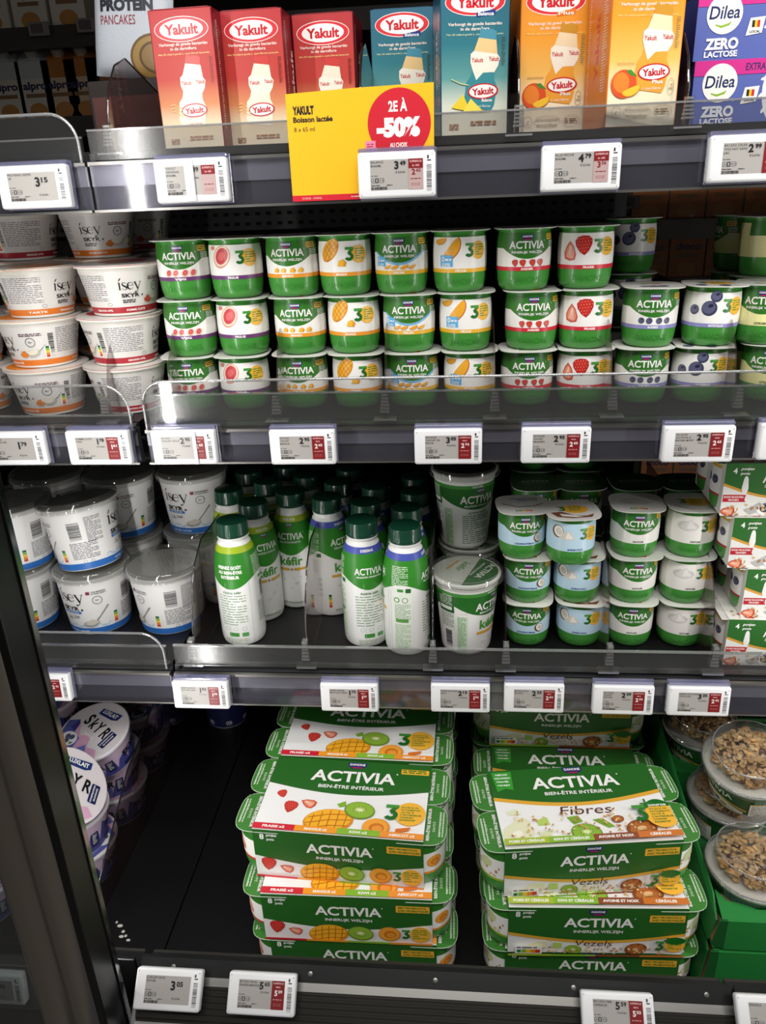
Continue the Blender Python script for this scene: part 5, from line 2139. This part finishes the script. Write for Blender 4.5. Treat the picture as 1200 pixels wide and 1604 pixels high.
def price_tag(px, py, Y, price, cents, name, red, label, tilt=12, rz=0.0, tw=None, z=None):
    p = P(px, py, Y)
    t = thing('price_tag', label, 'price tag', (p.x, p.y, p.z), (math.radians(-tilt), 0, math.radians(rz)), 'electronic price tags')
    part('case', TCASE, t)
    part('barcode', TBAR, t)
    if Y > -.1:
        part('holder', THOLD, t)
    b = MB()
    d = Art(.35)
    d.STEP = .02
    rx = 11.5 if red else 25.5
    d.rect(-25.5, -13.5, 25.5, 13.5, '#a9a5a0')
    for i, s in enumerate(name):
        d.text(s, -24.8, 11.4 - 3.2 * i, 2.0, '#3a3a3c', w=min(1.75 * len(s), 25), al='L', bold=.02)
    d.lines(-24.8, -1, 7, 1.5, 1, '#5a5a5a')
    d.rrect(-24.8, -6.8, -12, -2.6, 1.6, '#55555a')
    d.rrect(-24.3, -6.4, -12.5, -3.0, 1.4, '#a9a5a0')
    for i, s in enumerate('ABCDE'):
        d.text(s, -22.6 + 2.3 * i, -4.7, 1.6, '#44444a', bold=.03)
    d.ring(-20.3 + (len(price) % 2), -4.7, 1.9, 2.2, .7, '#2a2a2c', n=14)
    d.lines(-24.8, -9.4, 9, 1.4, 1, '#4a4a4c', seed=5)
    d.lines(-10, -9.4, 6, 1.4, 1, '#4a4a4c', seed=6)
    d.bars(-24.8, -13, -9, -10.4, 26, '#2c2c2e', seed=9)
    cxp = 3.2 if red else 10
    k = 1.0 if red else 1.25
    d.text(price, cxp - 1.2 * k, 8.4 - 4 * (not red), 6.6 * k, '#222224', al='R', bold=.035)
    d.text(cents, cxp, 10.0 - 4 * (not red), 3.7 * k, '#222224', w=5.6 * k, al='L', bold=.03)
    d.text('€ 5,31/kg', cxp + .5, 2.2 - 10 * (not red), 1.7, '#55555a', w=9.5, bold=.02)
    if red:
        rp, rc, big = red
        d.rect(rx, -13.5 if big else -13.5, 25.5, 13.5, '#7e1c20' if big else '#b59a98')
        if not big:
            d.rect(rx, 5, 25.5, 13.5, '#7e1c20')
        cc = '#e9dcd8' if big else '#7e1c20'
        d.text('SUPERPLUS', 18.5, 11.2, 1.7, '#e0b8b4', w=11.5, bold=.02)
        d.text('2e -50%' if not big else 'MAX', 18.5, 7.6, 1.6, '#e0b8b4', w=7 if not big else 5, bold=.02)
        d.text(rp, 18.0, 2.0, 5.0, cc, al='R', bold=.035)
        d.text(rc, 18.8, 3.3, 2.7, cc, w=4.4, al='L', bold=.03)
        d.lines(13.5, -4.5, 10, 1.5, 1, cc if not big else '#c89a96', seed=3)
        d.lines(14, -8.5, 9, 1.5, 2, '#a86a66', seed=4, th=.35)
    d.into(b, front_fn(-.00601), clip=(-25.5, 25.5, -13.5, 13.5))
    b.build('screen', t)
    return t


TY = -.0155
# upper rail
price_tag(56, 293, TY, '3', '15', ('PROTEINE CREPES', 'GR'), None, 'price tag 3.15 at the far left of the upper rail', 2)
t = price_tag(302, 283, TY, '', '39', ('YAKULT', 'ORIGINAL', '8X65ML'), ('', '', False), 'price tag under the red cartons with a pale strip of glare across its screen', 2)
b = MB()
b.box(-.0055, .004, -.0085, -.0064, -.0195, .0195, M('#e6e4ea', .12), .0008, 2)  # near-white strip stands in for plastic glare over the screen
b.build('glare_strip', t)
price_tag(622, 274, -.028, '3', '49', ('BALANCE', '8X65ML'), ('2', '62', False), 'price tag 3.49 in front of the yellow promotion card', 2)
price_tag(909, 263, TY, '4', '79', ('PLUS PECHE', '8X65ML'), ('3', '56', False), 'price tag 4.79 under the orange peach cartons', 2)
price_tag(1172, 248, TY, '2', '99', ('8X125G DILEA', 'YOG NAT SANS', 'LAC'), ('2', '24', True), 'price tag 2.99 under the purple lactose-free boxes', 2)
# middle rail
price_tag(26, 701, TY, '1', '79', ('ISEY 12', 'PANDAN PIE'), None, 'price tag 1.79 at the left edge of the middle rail', 0)
price_tag(157, 700, TY, '1', '78', ('POMME CUITE', '170G'), ('1', '61', True), 'price tag 1.78 under the red-banded skyr bowls', 0)
t = price_tag(290, 699, TY, '2', '95', ('4X125G', 'YAOURT FIGUE'), ('2', '65', True), 'price tag 2.95 under the fig pots with a pale strip of glare across it', 0)
b = MB()
b.box(.012, .0165, -.0085, -.0064, -.0195, .0195, M('#d8d4dc', .12), .0008, 2)  # glare down the tag, built as a pale strip
b.build('glare_strip', t)
price_tag(475, 699, TY, '2', '95', ('4X125G', 'YAOURT', 'MANGUE'), ('2', '65', True), 'price tag 2.95 under the mango pots', 0)
price_tag(702, 698, TY, '3', '05', ('4X125GR', 'YAOURT 0%', 'PECHE'), ('2', '74', True), 'price tag 3.05 under the peach pots', 0)
price_tag(870, 696, TY, '2', '95', ('4X125GR', 'YAOURT', 'FRAISES'), ('2', '65', True), 'price tag 2.95 under the strawberry pots', 0)
price_tag(1092, 694, TY, '2', '95', ('4X125GR', 'ACTIVIA 0', 'ENTIER MYRT'), ('2', '65', True), 'price tag 2.95 under the blueberry pots', 0)
price_tag(1243, 690, TY, '2', '95', ('4X125GR', 'CITRON'), ('2', '65', True), 'price tag cut by the right edge of the middle rail', 0)
# lower rail
price_tag(70, 1074, TY, '2', '69', ('ISEY 500G',), ('2', '42', True), 'price tag 2.69 under the tall skyr tubs, half behind the door stile', 4)
price_tag(316, 1086, TY, '1', '93', ('KEFIR GRAND', 'NATURE 280G'), ('1', '70', True), 'price tag 1.93 under the slogan bottle', 4)
price_tag(548, 1090, TY, '1', '75', ('KEFIR DRINK', 'MYRTILLE 280G'), ('1', '57', True), 'price tag 1.75 under the blue-necked bottles', 4)
price_tag(721, 1091, TY, '2', '15', ('KEFIR NATURE', '345G'), ('1', '93', True), 'price tag 2.15 under the lidded drink cup', 4)
price_tag(836, 1091, TY, '2', '23', ('BRONE COCO', '4X125G'), ('2', '01', True), 'price tag 2.23 under the coconut pots', 4)
price_tag(975, 1094, TY, '2', '59', ('4X125GR', 'YAOURT', 'NATURE'), ('2', '33', True), 'price tag 2.59 under the plain pots', 4)
price_tag(1093, 1096, TY, '3', '25', ('FIBRES ROUGES', 'VRUCHTEN'), ('2', '92', True), 'price tag 3.25 under the boxed four-packs', 4)
# foot rail
price_tag(-8, 1544, -.268, '2', '85', ('SKYR',), None, 'price tag 2.85 behind the glass left of the door stile', 10)
price_tag(265, 1549, -.2805, '3', '05', ('LUXLAIT SKYR', 'NATURE'), None, 'price tag 3.05 at the left of the foot rail', 45)
price_tag(411, 1556, -.2805, '5', '65', ('8X125G YAOU', 'FRAISES-MANGUE'), ('5', '09', True), 'price tag 5.65 on the foot rail under the fruit multipacks', 45)
price_tag(967, 1588, -.2805, '5', '59', ('8X125G FIBR', 'CEREALES'), ('5', '03', True), 'price tag 5.59 on the foot rail under the fibre multipacks', 45)
price_tag(1212, 1594, -.2805, '2', '19', ('GRANOLA',), ('1', '97', True), 'price tag at the right edge of the foot rail', 45)
# ---------------------------------------------------------------- granola cups and green cardboard trays
GR = [(.0395, 0), (.0415, .0015), (.0430, .006), (.0500, .046), (.0515, .052)]


def granola_mesh(seed):
    rnd = random.Random(seed)
    b = MB()
    cols = [M(c, .6) for c in ('#b08452', '#c29664', '#9c7040', '#cca474', '#86603a')]
    dark = M('#3a2620', .5)
    for k in range(110):
        a = rnd.uniform(0, 2 * PI)
        rr = .041 * math.sqrt(rnd.random())
        zz = rnd.uniform(.0, .016) * (1.1 - rr / .06) + .004
        bm = bmesh.new()
        bmesh.ops.create_icosphere(bm, subdivisions=2, radius=rnd.uniform(.0036, .0068))
        sx, sy, sz = rnd.uniform(.8, 1.3), rnd.uniform(.7, 1.1), rnd.uniform(.6, .95)
        for v in bm.verts:
            v.co = Vector((v.co.x * sx, v.co.y * sy, v.co.z * sz)) * rnd.uniform(.70, 1.28)
        mx = Matrix.Translation((rr * math.cos(a), rr * math.sin(a), zz)) @ Matrix.Rotation(rnd.uniform(0, 6), 4, 'Z') @ Matrix.Rotation(rnd.uniform(-.6, .6), 4, 'X')
        b.bm(bm, dark if k % 14 == 0 else rnd.choice(cols), mx)
    for k in range(300):
        a = rnd.uniform(0, 2 * PI)
        rr = .043 * math.sqrt(rnd.random())
        zz = .006 + .019 * (1 - (rr / .047) ** 2) + rnd.uniform(-.001, .0045)
        bm = bmesh.new()
        bmesh.ops.create_icosphere(bm, subdivisions=1, radius=.0034)
        for v in bm.verts:
            v.co = Vector((v.co.x * 1.25, v.co.y * .85, v.co.z * .35))
        mx = Matrix.Translation((rr * math.cos(a), rr * math.sin(a), zz)) @ Matrix.Rotation(rnd.uniform(0, 6), 4, 'Z') @ Matrix.Rotation(rnd.uniform(-.9, .9), 4, 'X')
        b.bm(bm, M('#c8a676' if k % 2 else '#b58c58', .6), mx)
    return b.mesh('granola', 28)


r = thing('granola_cup', 'cup', 'yogurt cup', group='granola-topped yogurt cups')
b = MB()
b.lathe(GR + [(.0520, .0528), (.0548, .0536), (.0550, .0562), (.0535, .0570)], M('#e4e4e0', .35), 56, True, False)
b.lathe([(.0003, .0555), (.0530, .0555)], M('#d8d6d0', .4), 40, False, False)
b.build('cup', r, 40)
d = Art(.36)
L = 2 * PI * 46
d.rect(-L / 2, 4, L / 2, 48, '#1f5c2a')
for c in (0, L / 2, -L / 2):
    activia(d, c, 36, 10, 52)
    wave_band(d, c - 40, c + 40, 10, -14, 5, '#eae6da', 18)
    d.ell(c - 8, 12, 6, 3.6, '#5a4438')
    d.ell(c + 4, 14, 4.4, 3, '#2e3038')
    d.ell(c + 14, 11, 5, 3, '#c0914e')
    arc_strip(d, c - 44, c + 44, 14, -12, 3, '#e0a83c', 18)
for c in (-L / 4, L / 4):
    d.rect(c - 26, 5, c + 22, 34, '#ece9e2')
    d.lines(c - 24, 31.5, 42, 2, 12, '#5a5a58', th=.45, seed=51)
    d.lines(c - 22, 46, 40, 2.2, 5, '#7fb0a0', th=.5, seed=52)
    d.rect(c - 26, 34, c + 22, 36, '#e0a83c')
    d.text('165g (145g + 20g)', c, 8, 3, INK, w=38, bold=.02)
part('label', d.mesh('label', round_fn([(q + .0001, z) for q, z in GR], 46.0), ustep=3, clip=(-L / 2, L / 2, 0, 50)), r)
g = part('granola', granola_mesh(3), r, (0, 0, .0560))
g['kind'] = 'stuff'
b = MB()
b.lathe([(.0568, .0520), (.0580, .0540), (.0578, .0575), (.0560, .0590), (.0485, .0592), (.0478, .0610), (.0465, .0800), (.0450, .0825), (.0425, .0835), (.0003, .0838)],
        clear('dome_lid', '#efefec', .04, '#c0c0c0', .07, .06, .8), 72, False, False)
b.tube([(.0555 * math.cos(2 * PI * k / 64), .0555 * math.sin(2 * PI * k / 64), .0592) for k in range(65)], .0011, EDGE, 6)
b.tube([(.0455 * math.cos(2 * PI * k / 64), .0455 * math.sin(2 * PI * k / 64), .0822) for k in range(65)], .0009, EDGE, 6)
b.build('dome_lid', r, 50)
KG = Kind(r)
# cardboard trays
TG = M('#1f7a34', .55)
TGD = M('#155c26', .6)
BRN = M('#7a5640', .8)


def tray(label, x0, x1, y0, y1, z0, h, low=False, thick=.002):
    up = 0 if low else .035
    t = thing('cardboard_tray', label, 'cardboard tray', (0, 0, 0), (0, 0, 0), 'green cardboard trays')
    b = MB()
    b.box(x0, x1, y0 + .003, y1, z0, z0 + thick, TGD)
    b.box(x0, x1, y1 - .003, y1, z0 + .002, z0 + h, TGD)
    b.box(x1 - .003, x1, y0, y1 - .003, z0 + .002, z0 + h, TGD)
    b.build('base', t)
    b = MB()
    b.prism([(x0 + .012, z0 + .002), (x1 - .003, z0 + .002), (x1 - .003, z0 + h), (x0 + .012, z0 + h)], lambda a, c, q: (a, q, c), y0, y0 + .0025, TG)
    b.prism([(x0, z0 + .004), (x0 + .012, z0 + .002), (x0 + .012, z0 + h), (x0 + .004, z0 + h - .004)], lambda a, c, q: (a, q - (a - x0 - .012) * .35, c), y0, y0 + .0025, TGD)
    b.build('front_wall', t)
    b = MB()
    n = 10
    pts = [(x0 + .006, y0 + .0026), (x1 - .003, y0 + .0026), (x1 - .003, y0 + .016)] + [(x0 + .05 - .03 * k / n, y0 + .018 + .010 * math.sin(PI * .5 * k / n)) for k in range(n + 1)] + [(x0 + .010, y0 + .045)]
    b.prism(pts, lambda a, c, q: (a, c, q), z0 + h - .002, z0 + h, TG)
    b.build('front_flap', t)
    b = MB()
    b.add([(x0 - .004, y0 + .010, z0 + .006), (x0 - .002, y1 - .004, z0 + .006), (x0 + .010, y1 - .004, z0 + h + up), (x0 + .006, y0 + .040, z0 + h), (x0 + .002, y0 + .010, z0 + h - .01),
           (x0 - .002, y0 + .010, z0 + .006), (x0 + .000, y1 - .004, z0 + .006), (x0 + .012, y1 - .004, z0 + h + up), (x0 + .008, y0 + .040, z0 + h), (x0 + .004, y0 + .010, z0 + h - .01)],
          [(0, 4, 3, 2, 1), (5, 6, 7, 8, 9), (0, 1, 6, 5), (1, 2, 7, 6), (2, 3, 8, 7), (3, 4, 9, 8), (4, 0, 5, 9)], TG)
    b.build('side_wall', t)
    b = MB()
    b.add([(x0 - .002, y0 + .012, z0 + .010), (x0 + .001, y0 + .004, z0 + .004), (x0 + .009, y0 + .004, z0 + h - .006), (x0 + .004, y0 + .03, z0 + h - .012)], [(0, 1, 2, 3)], BRN)
    b.build('torn_corner', t)


xt = P(1120, 1450, -.165).x
ZT = Z4 + .0895
tray('green cardboard tray holding the granola cups, upper of two', xt, xt + .25, -.170, .21, ZT, .048)
tray('green cardboard tray under the other, on the black floor panels', xt - .004, xt + .25, -.170, .21, Z4, .0865, True)


tray('green cardboard tray raised at the back behind the stacked granola cups', xt + .012, xt + .235, .086, .205, ZT + .0022, .040, True, .0245)


def gcup(label, px, py, Y, z, rz, tilt=(0, 0)):
    p = P(px, py, Y)
    KG.put(label, (p.x, Y, z), (math.radians(tilt[0]), math.radians(tilt[1]), math.radians(rz)))


ZC = ZT + .0022
gcup('granola cup at the front in the upper tray', 1177, 1375, -.098, ZC, 60)
gcup('granola cup in the upper tray directly under the tilted topmost cup', 1136, 1290, .022, ZC, 20)
gcup('granola cup behind the tilted topmost cup, brand word facing left', 1090, 1200, .146, ZC + .0250, -60, (3, 2))
gcup('granola cup tilted on top of the stack, ingredients panel facing out', 1170, 1215, -.010, ZC + .0975, -70, (9, 9))

# ---------------------------------------------------------------- purple skyr tubs at the bottom left
LX = [(.0375, 0), (.0395, .001), (.0410, .008), (.0465, .046), (.0475, .052)]
r = thing('skyr_tub', 'tub', 'skyr tub', group='purple skyr tubs')
b = MB()
b.lathe(LX + [(.0485, .0525), (.0510, .0532), (.0512, .0560), (.0500, .0566), (.0003, .0566)], M('#dcd8dc', .35), 56, True, False)
b.build('tub', r, 40)
d = Art(.36)
L = 2 * PI * 44
d.rect(-L / 2, 3, L / 2, 50, '#cdb4cc')
rnd = random.Random(5)
for k in range(14):
    x = -L / 2 + k * L / 14
    d.poly([(x, 3), (x + 24, 3), (x + 20, rnd.uniform(20, 34)), (x + 8, rnd.uniform(26, 48))], rnd.choice(('#4a4a92', '#5f64a8', '#7a80bc')))
for c in (-90, -30, 30, 90):
    d.text('SKYR', c, 30, 11, INK, w=32, bold=.03)
    d.rrect(c + 18, 12, c + 29, 36, 1.5, NAVY)
    d.lines(c + 20, 32, 7, 3, 6, WHT, th=.4)
    d.rrect(c - 18, 6, c + 6, 13, 1, NAVY)
part('label', d.mesh('label', round_fn([(q + .0001, z) for q, z in LX], 44.0), ustep=3, clip=(-L / 2, L / 2, 0, 52)), r)
b = MB()
b.lathe([(.0503, .0567), (.0508, .0575), (.0500, .0580)], M('#dfdadf', .3), 56)
d = Art(.33)
d.ell(0, 0, 49.5, 49.5, '#d9d2d4', n=40)
d.poly([(-48, -8), (-30, 2), (-12, -14), (4, -6), (14, -22), (30, -18), (40, -27), (20, -45), (0, -49), (-24, -43), (-42, -24)], '#d4a4c0')
d.poly([(-49, -6), (-34, 4), (-24, -14), (-8, -18), (-2, -40), (-24, -43), (-40, -28)], '#5a60a6')
d.poly([(-34, 4), (-28, -2), (-24, -14), (-36, -12)], '#3c3f82')
d.poly([(10, -20), (22, -32), (12, -46), (-2, -48), (2, -30)], '#6a70b4')
d.ell(-22, -26, 14, 11, '#eceaee', n=22)
for x, y in ((-26, -24), (-19, -22), (-22, -30)):
    blueberry(d, x, y, 4)
d.poly([(-16, -29), (-10, -27), (-13, -33)], '#4a7a34')
d.poly([(-18, 34), (18, 40), (18, 30), (10, 26), (-18, 24)], '#24356e')
d.text('LUXLAIT', 0, 32.5, 6, WHT, w=28, bold=.03, rot=4)
for s, x, w in (('S', -21, 10), ('k', -8, 10), ('Y', 5, 12), ('R', 20, 11)):
    d.text(s, x, 9 - .1 * x, 17, INK, w=w, bold=.03, shear=.12)
d.text('MYRTILLE', 0, -8, 3.2, WHT, w=22, bold=.02)
d.rrect(26, -12, 38, 14, 1.5, NAVY)
d.text("D'INSPIRATION", 30, 1, 2.2, WHT, w=23, rot=90, bold=.02)
d.text('ISLANDAISE', 34.4, 1, 2.2, WHT, w=18, rot=90, bold=.02)
d.into(b, top_fn(.0580))
b.build('lid', r, 40)
KX = Kind(r)
HX = .0566


SL = (1.08, 1.08, 1.08)
HL = .0625


def lux(label, x, y, z, rot):
    KX.put(label, (x, y, z), tuple(math.radians(a) for a in rot), SL)


for lv in range(2):
    lux('purple skyr tub under the large visible lid, %s' % ('floor level', 'second level')[lv], -.556, .112 - .006 * lv, Z4 + HL * lv, (0, 0, 40 - 65 * lv))
lux('purple skyr tub with its lettered lid tipped towards the viewer, highest by the divider', -.540, .086, Z4 + 2 * HL + .008, (16, 4, -32))
for lv in range(2):
    lux('purple skyr tub in front against the door stile, %s' % ('floor level', 'second level')[lv], -.556, -.012 - .004 * lv, Z4 + HL * lv, (0, 0, 130 - 60 * lv))
lux('purple skyr tub steeply tipped by the door stile, lid facing right', -.568, -.046, Z4 + 2 * HL + .034, (20, 46, 20))
lux('dim skyr tub in the back row right behind the lettered lid, floor level', -.560, .232, Z4, (0, 0, 20))
lux('dim skyr tub in the back row right behind the lettered lid, upper', -.560, .232, Z4 + HL, (0, 0, 80))
for lv in range(3):
    lux('dim skyr tub at the back of the bottom left, level %s' % ('one', 'two', 'three')[lv], -.672, .16, Z4 + HL * lv, (0, 0, 20 * lv))
    lux('dim skyr tub far left behind the door stile, level %s' % ('one', 'two', 'three')[lv], -.672, .035, Z4 + HL * lv, (0, 0, 50 * lv))
for lv in range(2):
    lux('skyr tub behind the glass left of the door stile, %s' % ('lower', 'upper')[lv], -.672, -.082, Z4 + HL * lv, (0, 0, 70 + 30 * lv))
# dark tub standing alone at the back of the empty lane
r = thing('yogurt_tub', 'dark blue zero percent tub at the back of the empty lane, under the price tags', 'yogurt tub', group='dark blue tubs')
b = MB()
b.lathe([(.036, 0), (.038, .002), (.044, .075), (.0455, .077), (.0455, .080)], M('#d8d8dc', .35), 48)
b.build('tub', r, 40)
d = Art(.36)
d.rect(-138, 3, 138, 60, '#22264e')
for c in (0, 40, -40):
    d.text('0%', c, 14, 7, '#d8d8e0', w=13, bold=.03)
    d.lines(c - 6, 8, 12, 2, 1, '#b8b8c8')
part('label', d.mesh('label', round_fn([(.0362, 0), (.0383, .002), (.0442, .075)], 44.0), ustep=6, clip=(-138, 138, 0, 70)), r)
KZ = Kind(r)
p = P(350, 1128, .33)
for lv in range(3):
    KZ.put('dark blue zero percent tub at the back of the empty lane, %s of three' % LEV[lv], (p.x, .36, Z4 + .0805 * lv), (0, 0, math.radians(20)))

# ---------------------------------------------------------------- rear shelving with drink cartons, dim behind the case
b = MB()
YR = .58


def rear_shelf(z, label):
    t = thing('rear_shelf', label, 'shelf', group='dim rear shelves')
    b = MB()
    b.box(-1.25, 1.05, YR - .01, YR + .19, z - .012, z, BLACK)
    b.build('deck', t)
    b = MB()
    b.box(-1.25, 1.05, YR - .016, YR - .01, z - .030, z + .002, M('#3c3a3a', .4))
    b.build('rail', t)


def rear_carton(col, band, word):
    r = thing('milk_carton', 'carton', 'milk carton', group='dim drink cartons on the rear shelves')
    b = MB()
    b.box(-.029, .029, -.029, .029, 0, .088, M('#d0c8bc', .5), .001, 1)
    b.add([(-.029, -.029, .088), (.029, -.029, .088), (.029, .029, .088), (-.029, .029, .088), (-.029, .0, .112), (.029, .0, .112)], [(0, 1, 5, 4), (2, 3, 4, 5), (1, 2, 5), (3, 0, 4)], M(band, .5))
    d = Art(.5)
    d.rect(-29, 0, 29, 88, col)
    d.rect(-29, 62, 29, 88, band)
    d.text(word, 0, 52, 11, NAVY, w=42, bold=.04)
    d.rect(-18, 34, 18, 40, '#8a6a4a')
    d.ell(0, 14, 16, 12, '#c08a4a')
    d.into(b, front_fn(-.029))
    b.build('body', r)
    b = MB()
    b.lathe([(.010, 0), (.0105, .001), (.0105, .010), (.009, .011)], M('#d8d6d0', .4), 20)
    b.build('cap', r, 40, (0, -.016, .098), (math.radians(38), 0, 0))
    return Kind(r)


KA = rear_carton('#d8d6d2', '#c0c8d0', 'alpro')
KB2 = rear_carton('#d9c8b0', '#b87434', 'alpro')
KC = rear_carton('#b8703a', '#a8582a', 'choco')
zr = [P(20, 190, YR).z, P(100, 44, YR).z, P(1050, 345, YR).z, P(1050, 436, YR).z, P(1050, 765, YR).z]
for z, lab in ((zr[0], 'dim rear shelf under the row of white milk cartons'), (zr[1], 'dim rear shelf at the very top left with two small tags'), (zr[2], 'dim rear shelf under the upper row of orange cartons'),
               (zr[3], 'dim rear shelf under the lower row of orange cartons'), (zr[4], 'dim rear shelf behind the plain yogurt pots')):
    rear_shelf(z, lab)
ORD = ('first', 'second', 'third', 'fourth', 'fifth', 'sixth', 'seventh', 'eighth', 'ninth')
for i, (px, K) in enumerate(((10, KA), (55, KA), (95, KB2), (130, KB2), (163, KC), (198, KC), (236, KC))):
    x = P(px + 14, 150, YR + .03).x
    K.put('dim drink carton behind the upper shelf at the left, %s from the left' % ORD[i], (x, YR + .032, zr[0]), (0, 0, 0))
for i, px in enumerate((8, 38, 68)):
    KA.put('dim drink carton on the highest rear shelf, %s from the left' % ORD[i], (P(px, 20, YR + .03).x - .01 + i * .032, YR + .032, zr[1]), (0, 0, 0))
for i, px in enumerate((990, 1032, 1076, 1118, 1160)):
    KC.put('dim orange drink carton in the rear under the upper price rail, %s from the left' % ORD[i], (P(1012, 325, YR + .03).x + i * .061, YR + .032, zr[2]), (0, 0, 0))
    KC.put('dim orange drink carton in the rear beside the lemon pots, %s from the left' % ORD[i], (P(1012, 415, YR + .03).x + i * .061, YR + .032, zr[3] - .0), (0, 0, 0))
    if i < 3:
        KC.put('dim orange drink carton in the rear behind the plain pots, %s from the left' % ORD[i], (P(1022, 740, YR + .03).x + i * .061, YR + .032, zr[4]), (0, 0, 0))
for px, py, lab in ((62, 46, 'small dim price tag on the highest rear rail, left'), (137, 40, 'small dim price tag on the highest rear rail, right'), (985, 317, 'small dim price tag in the rear under the upper shelf')):
    p = P(px, py, YR - .02)
    t = thing('price_tag', lab, 'price tag', (p.x, YR - .022, p.z), group='rear price tags')
    b = MB()
    b.box(-.017, .017, -.003, .003, -.010, .010, M('#8a8688', .5), .001, 1)
    b.build('case', t)
    b = MB()
    b.box(-.012, .008, -.0034, -.003, -.006, .007, M('#5a5458', .5))
    b.build('screen', t)

bpy.data.objects.remove(_to)
bpy.context.view_layer.update()
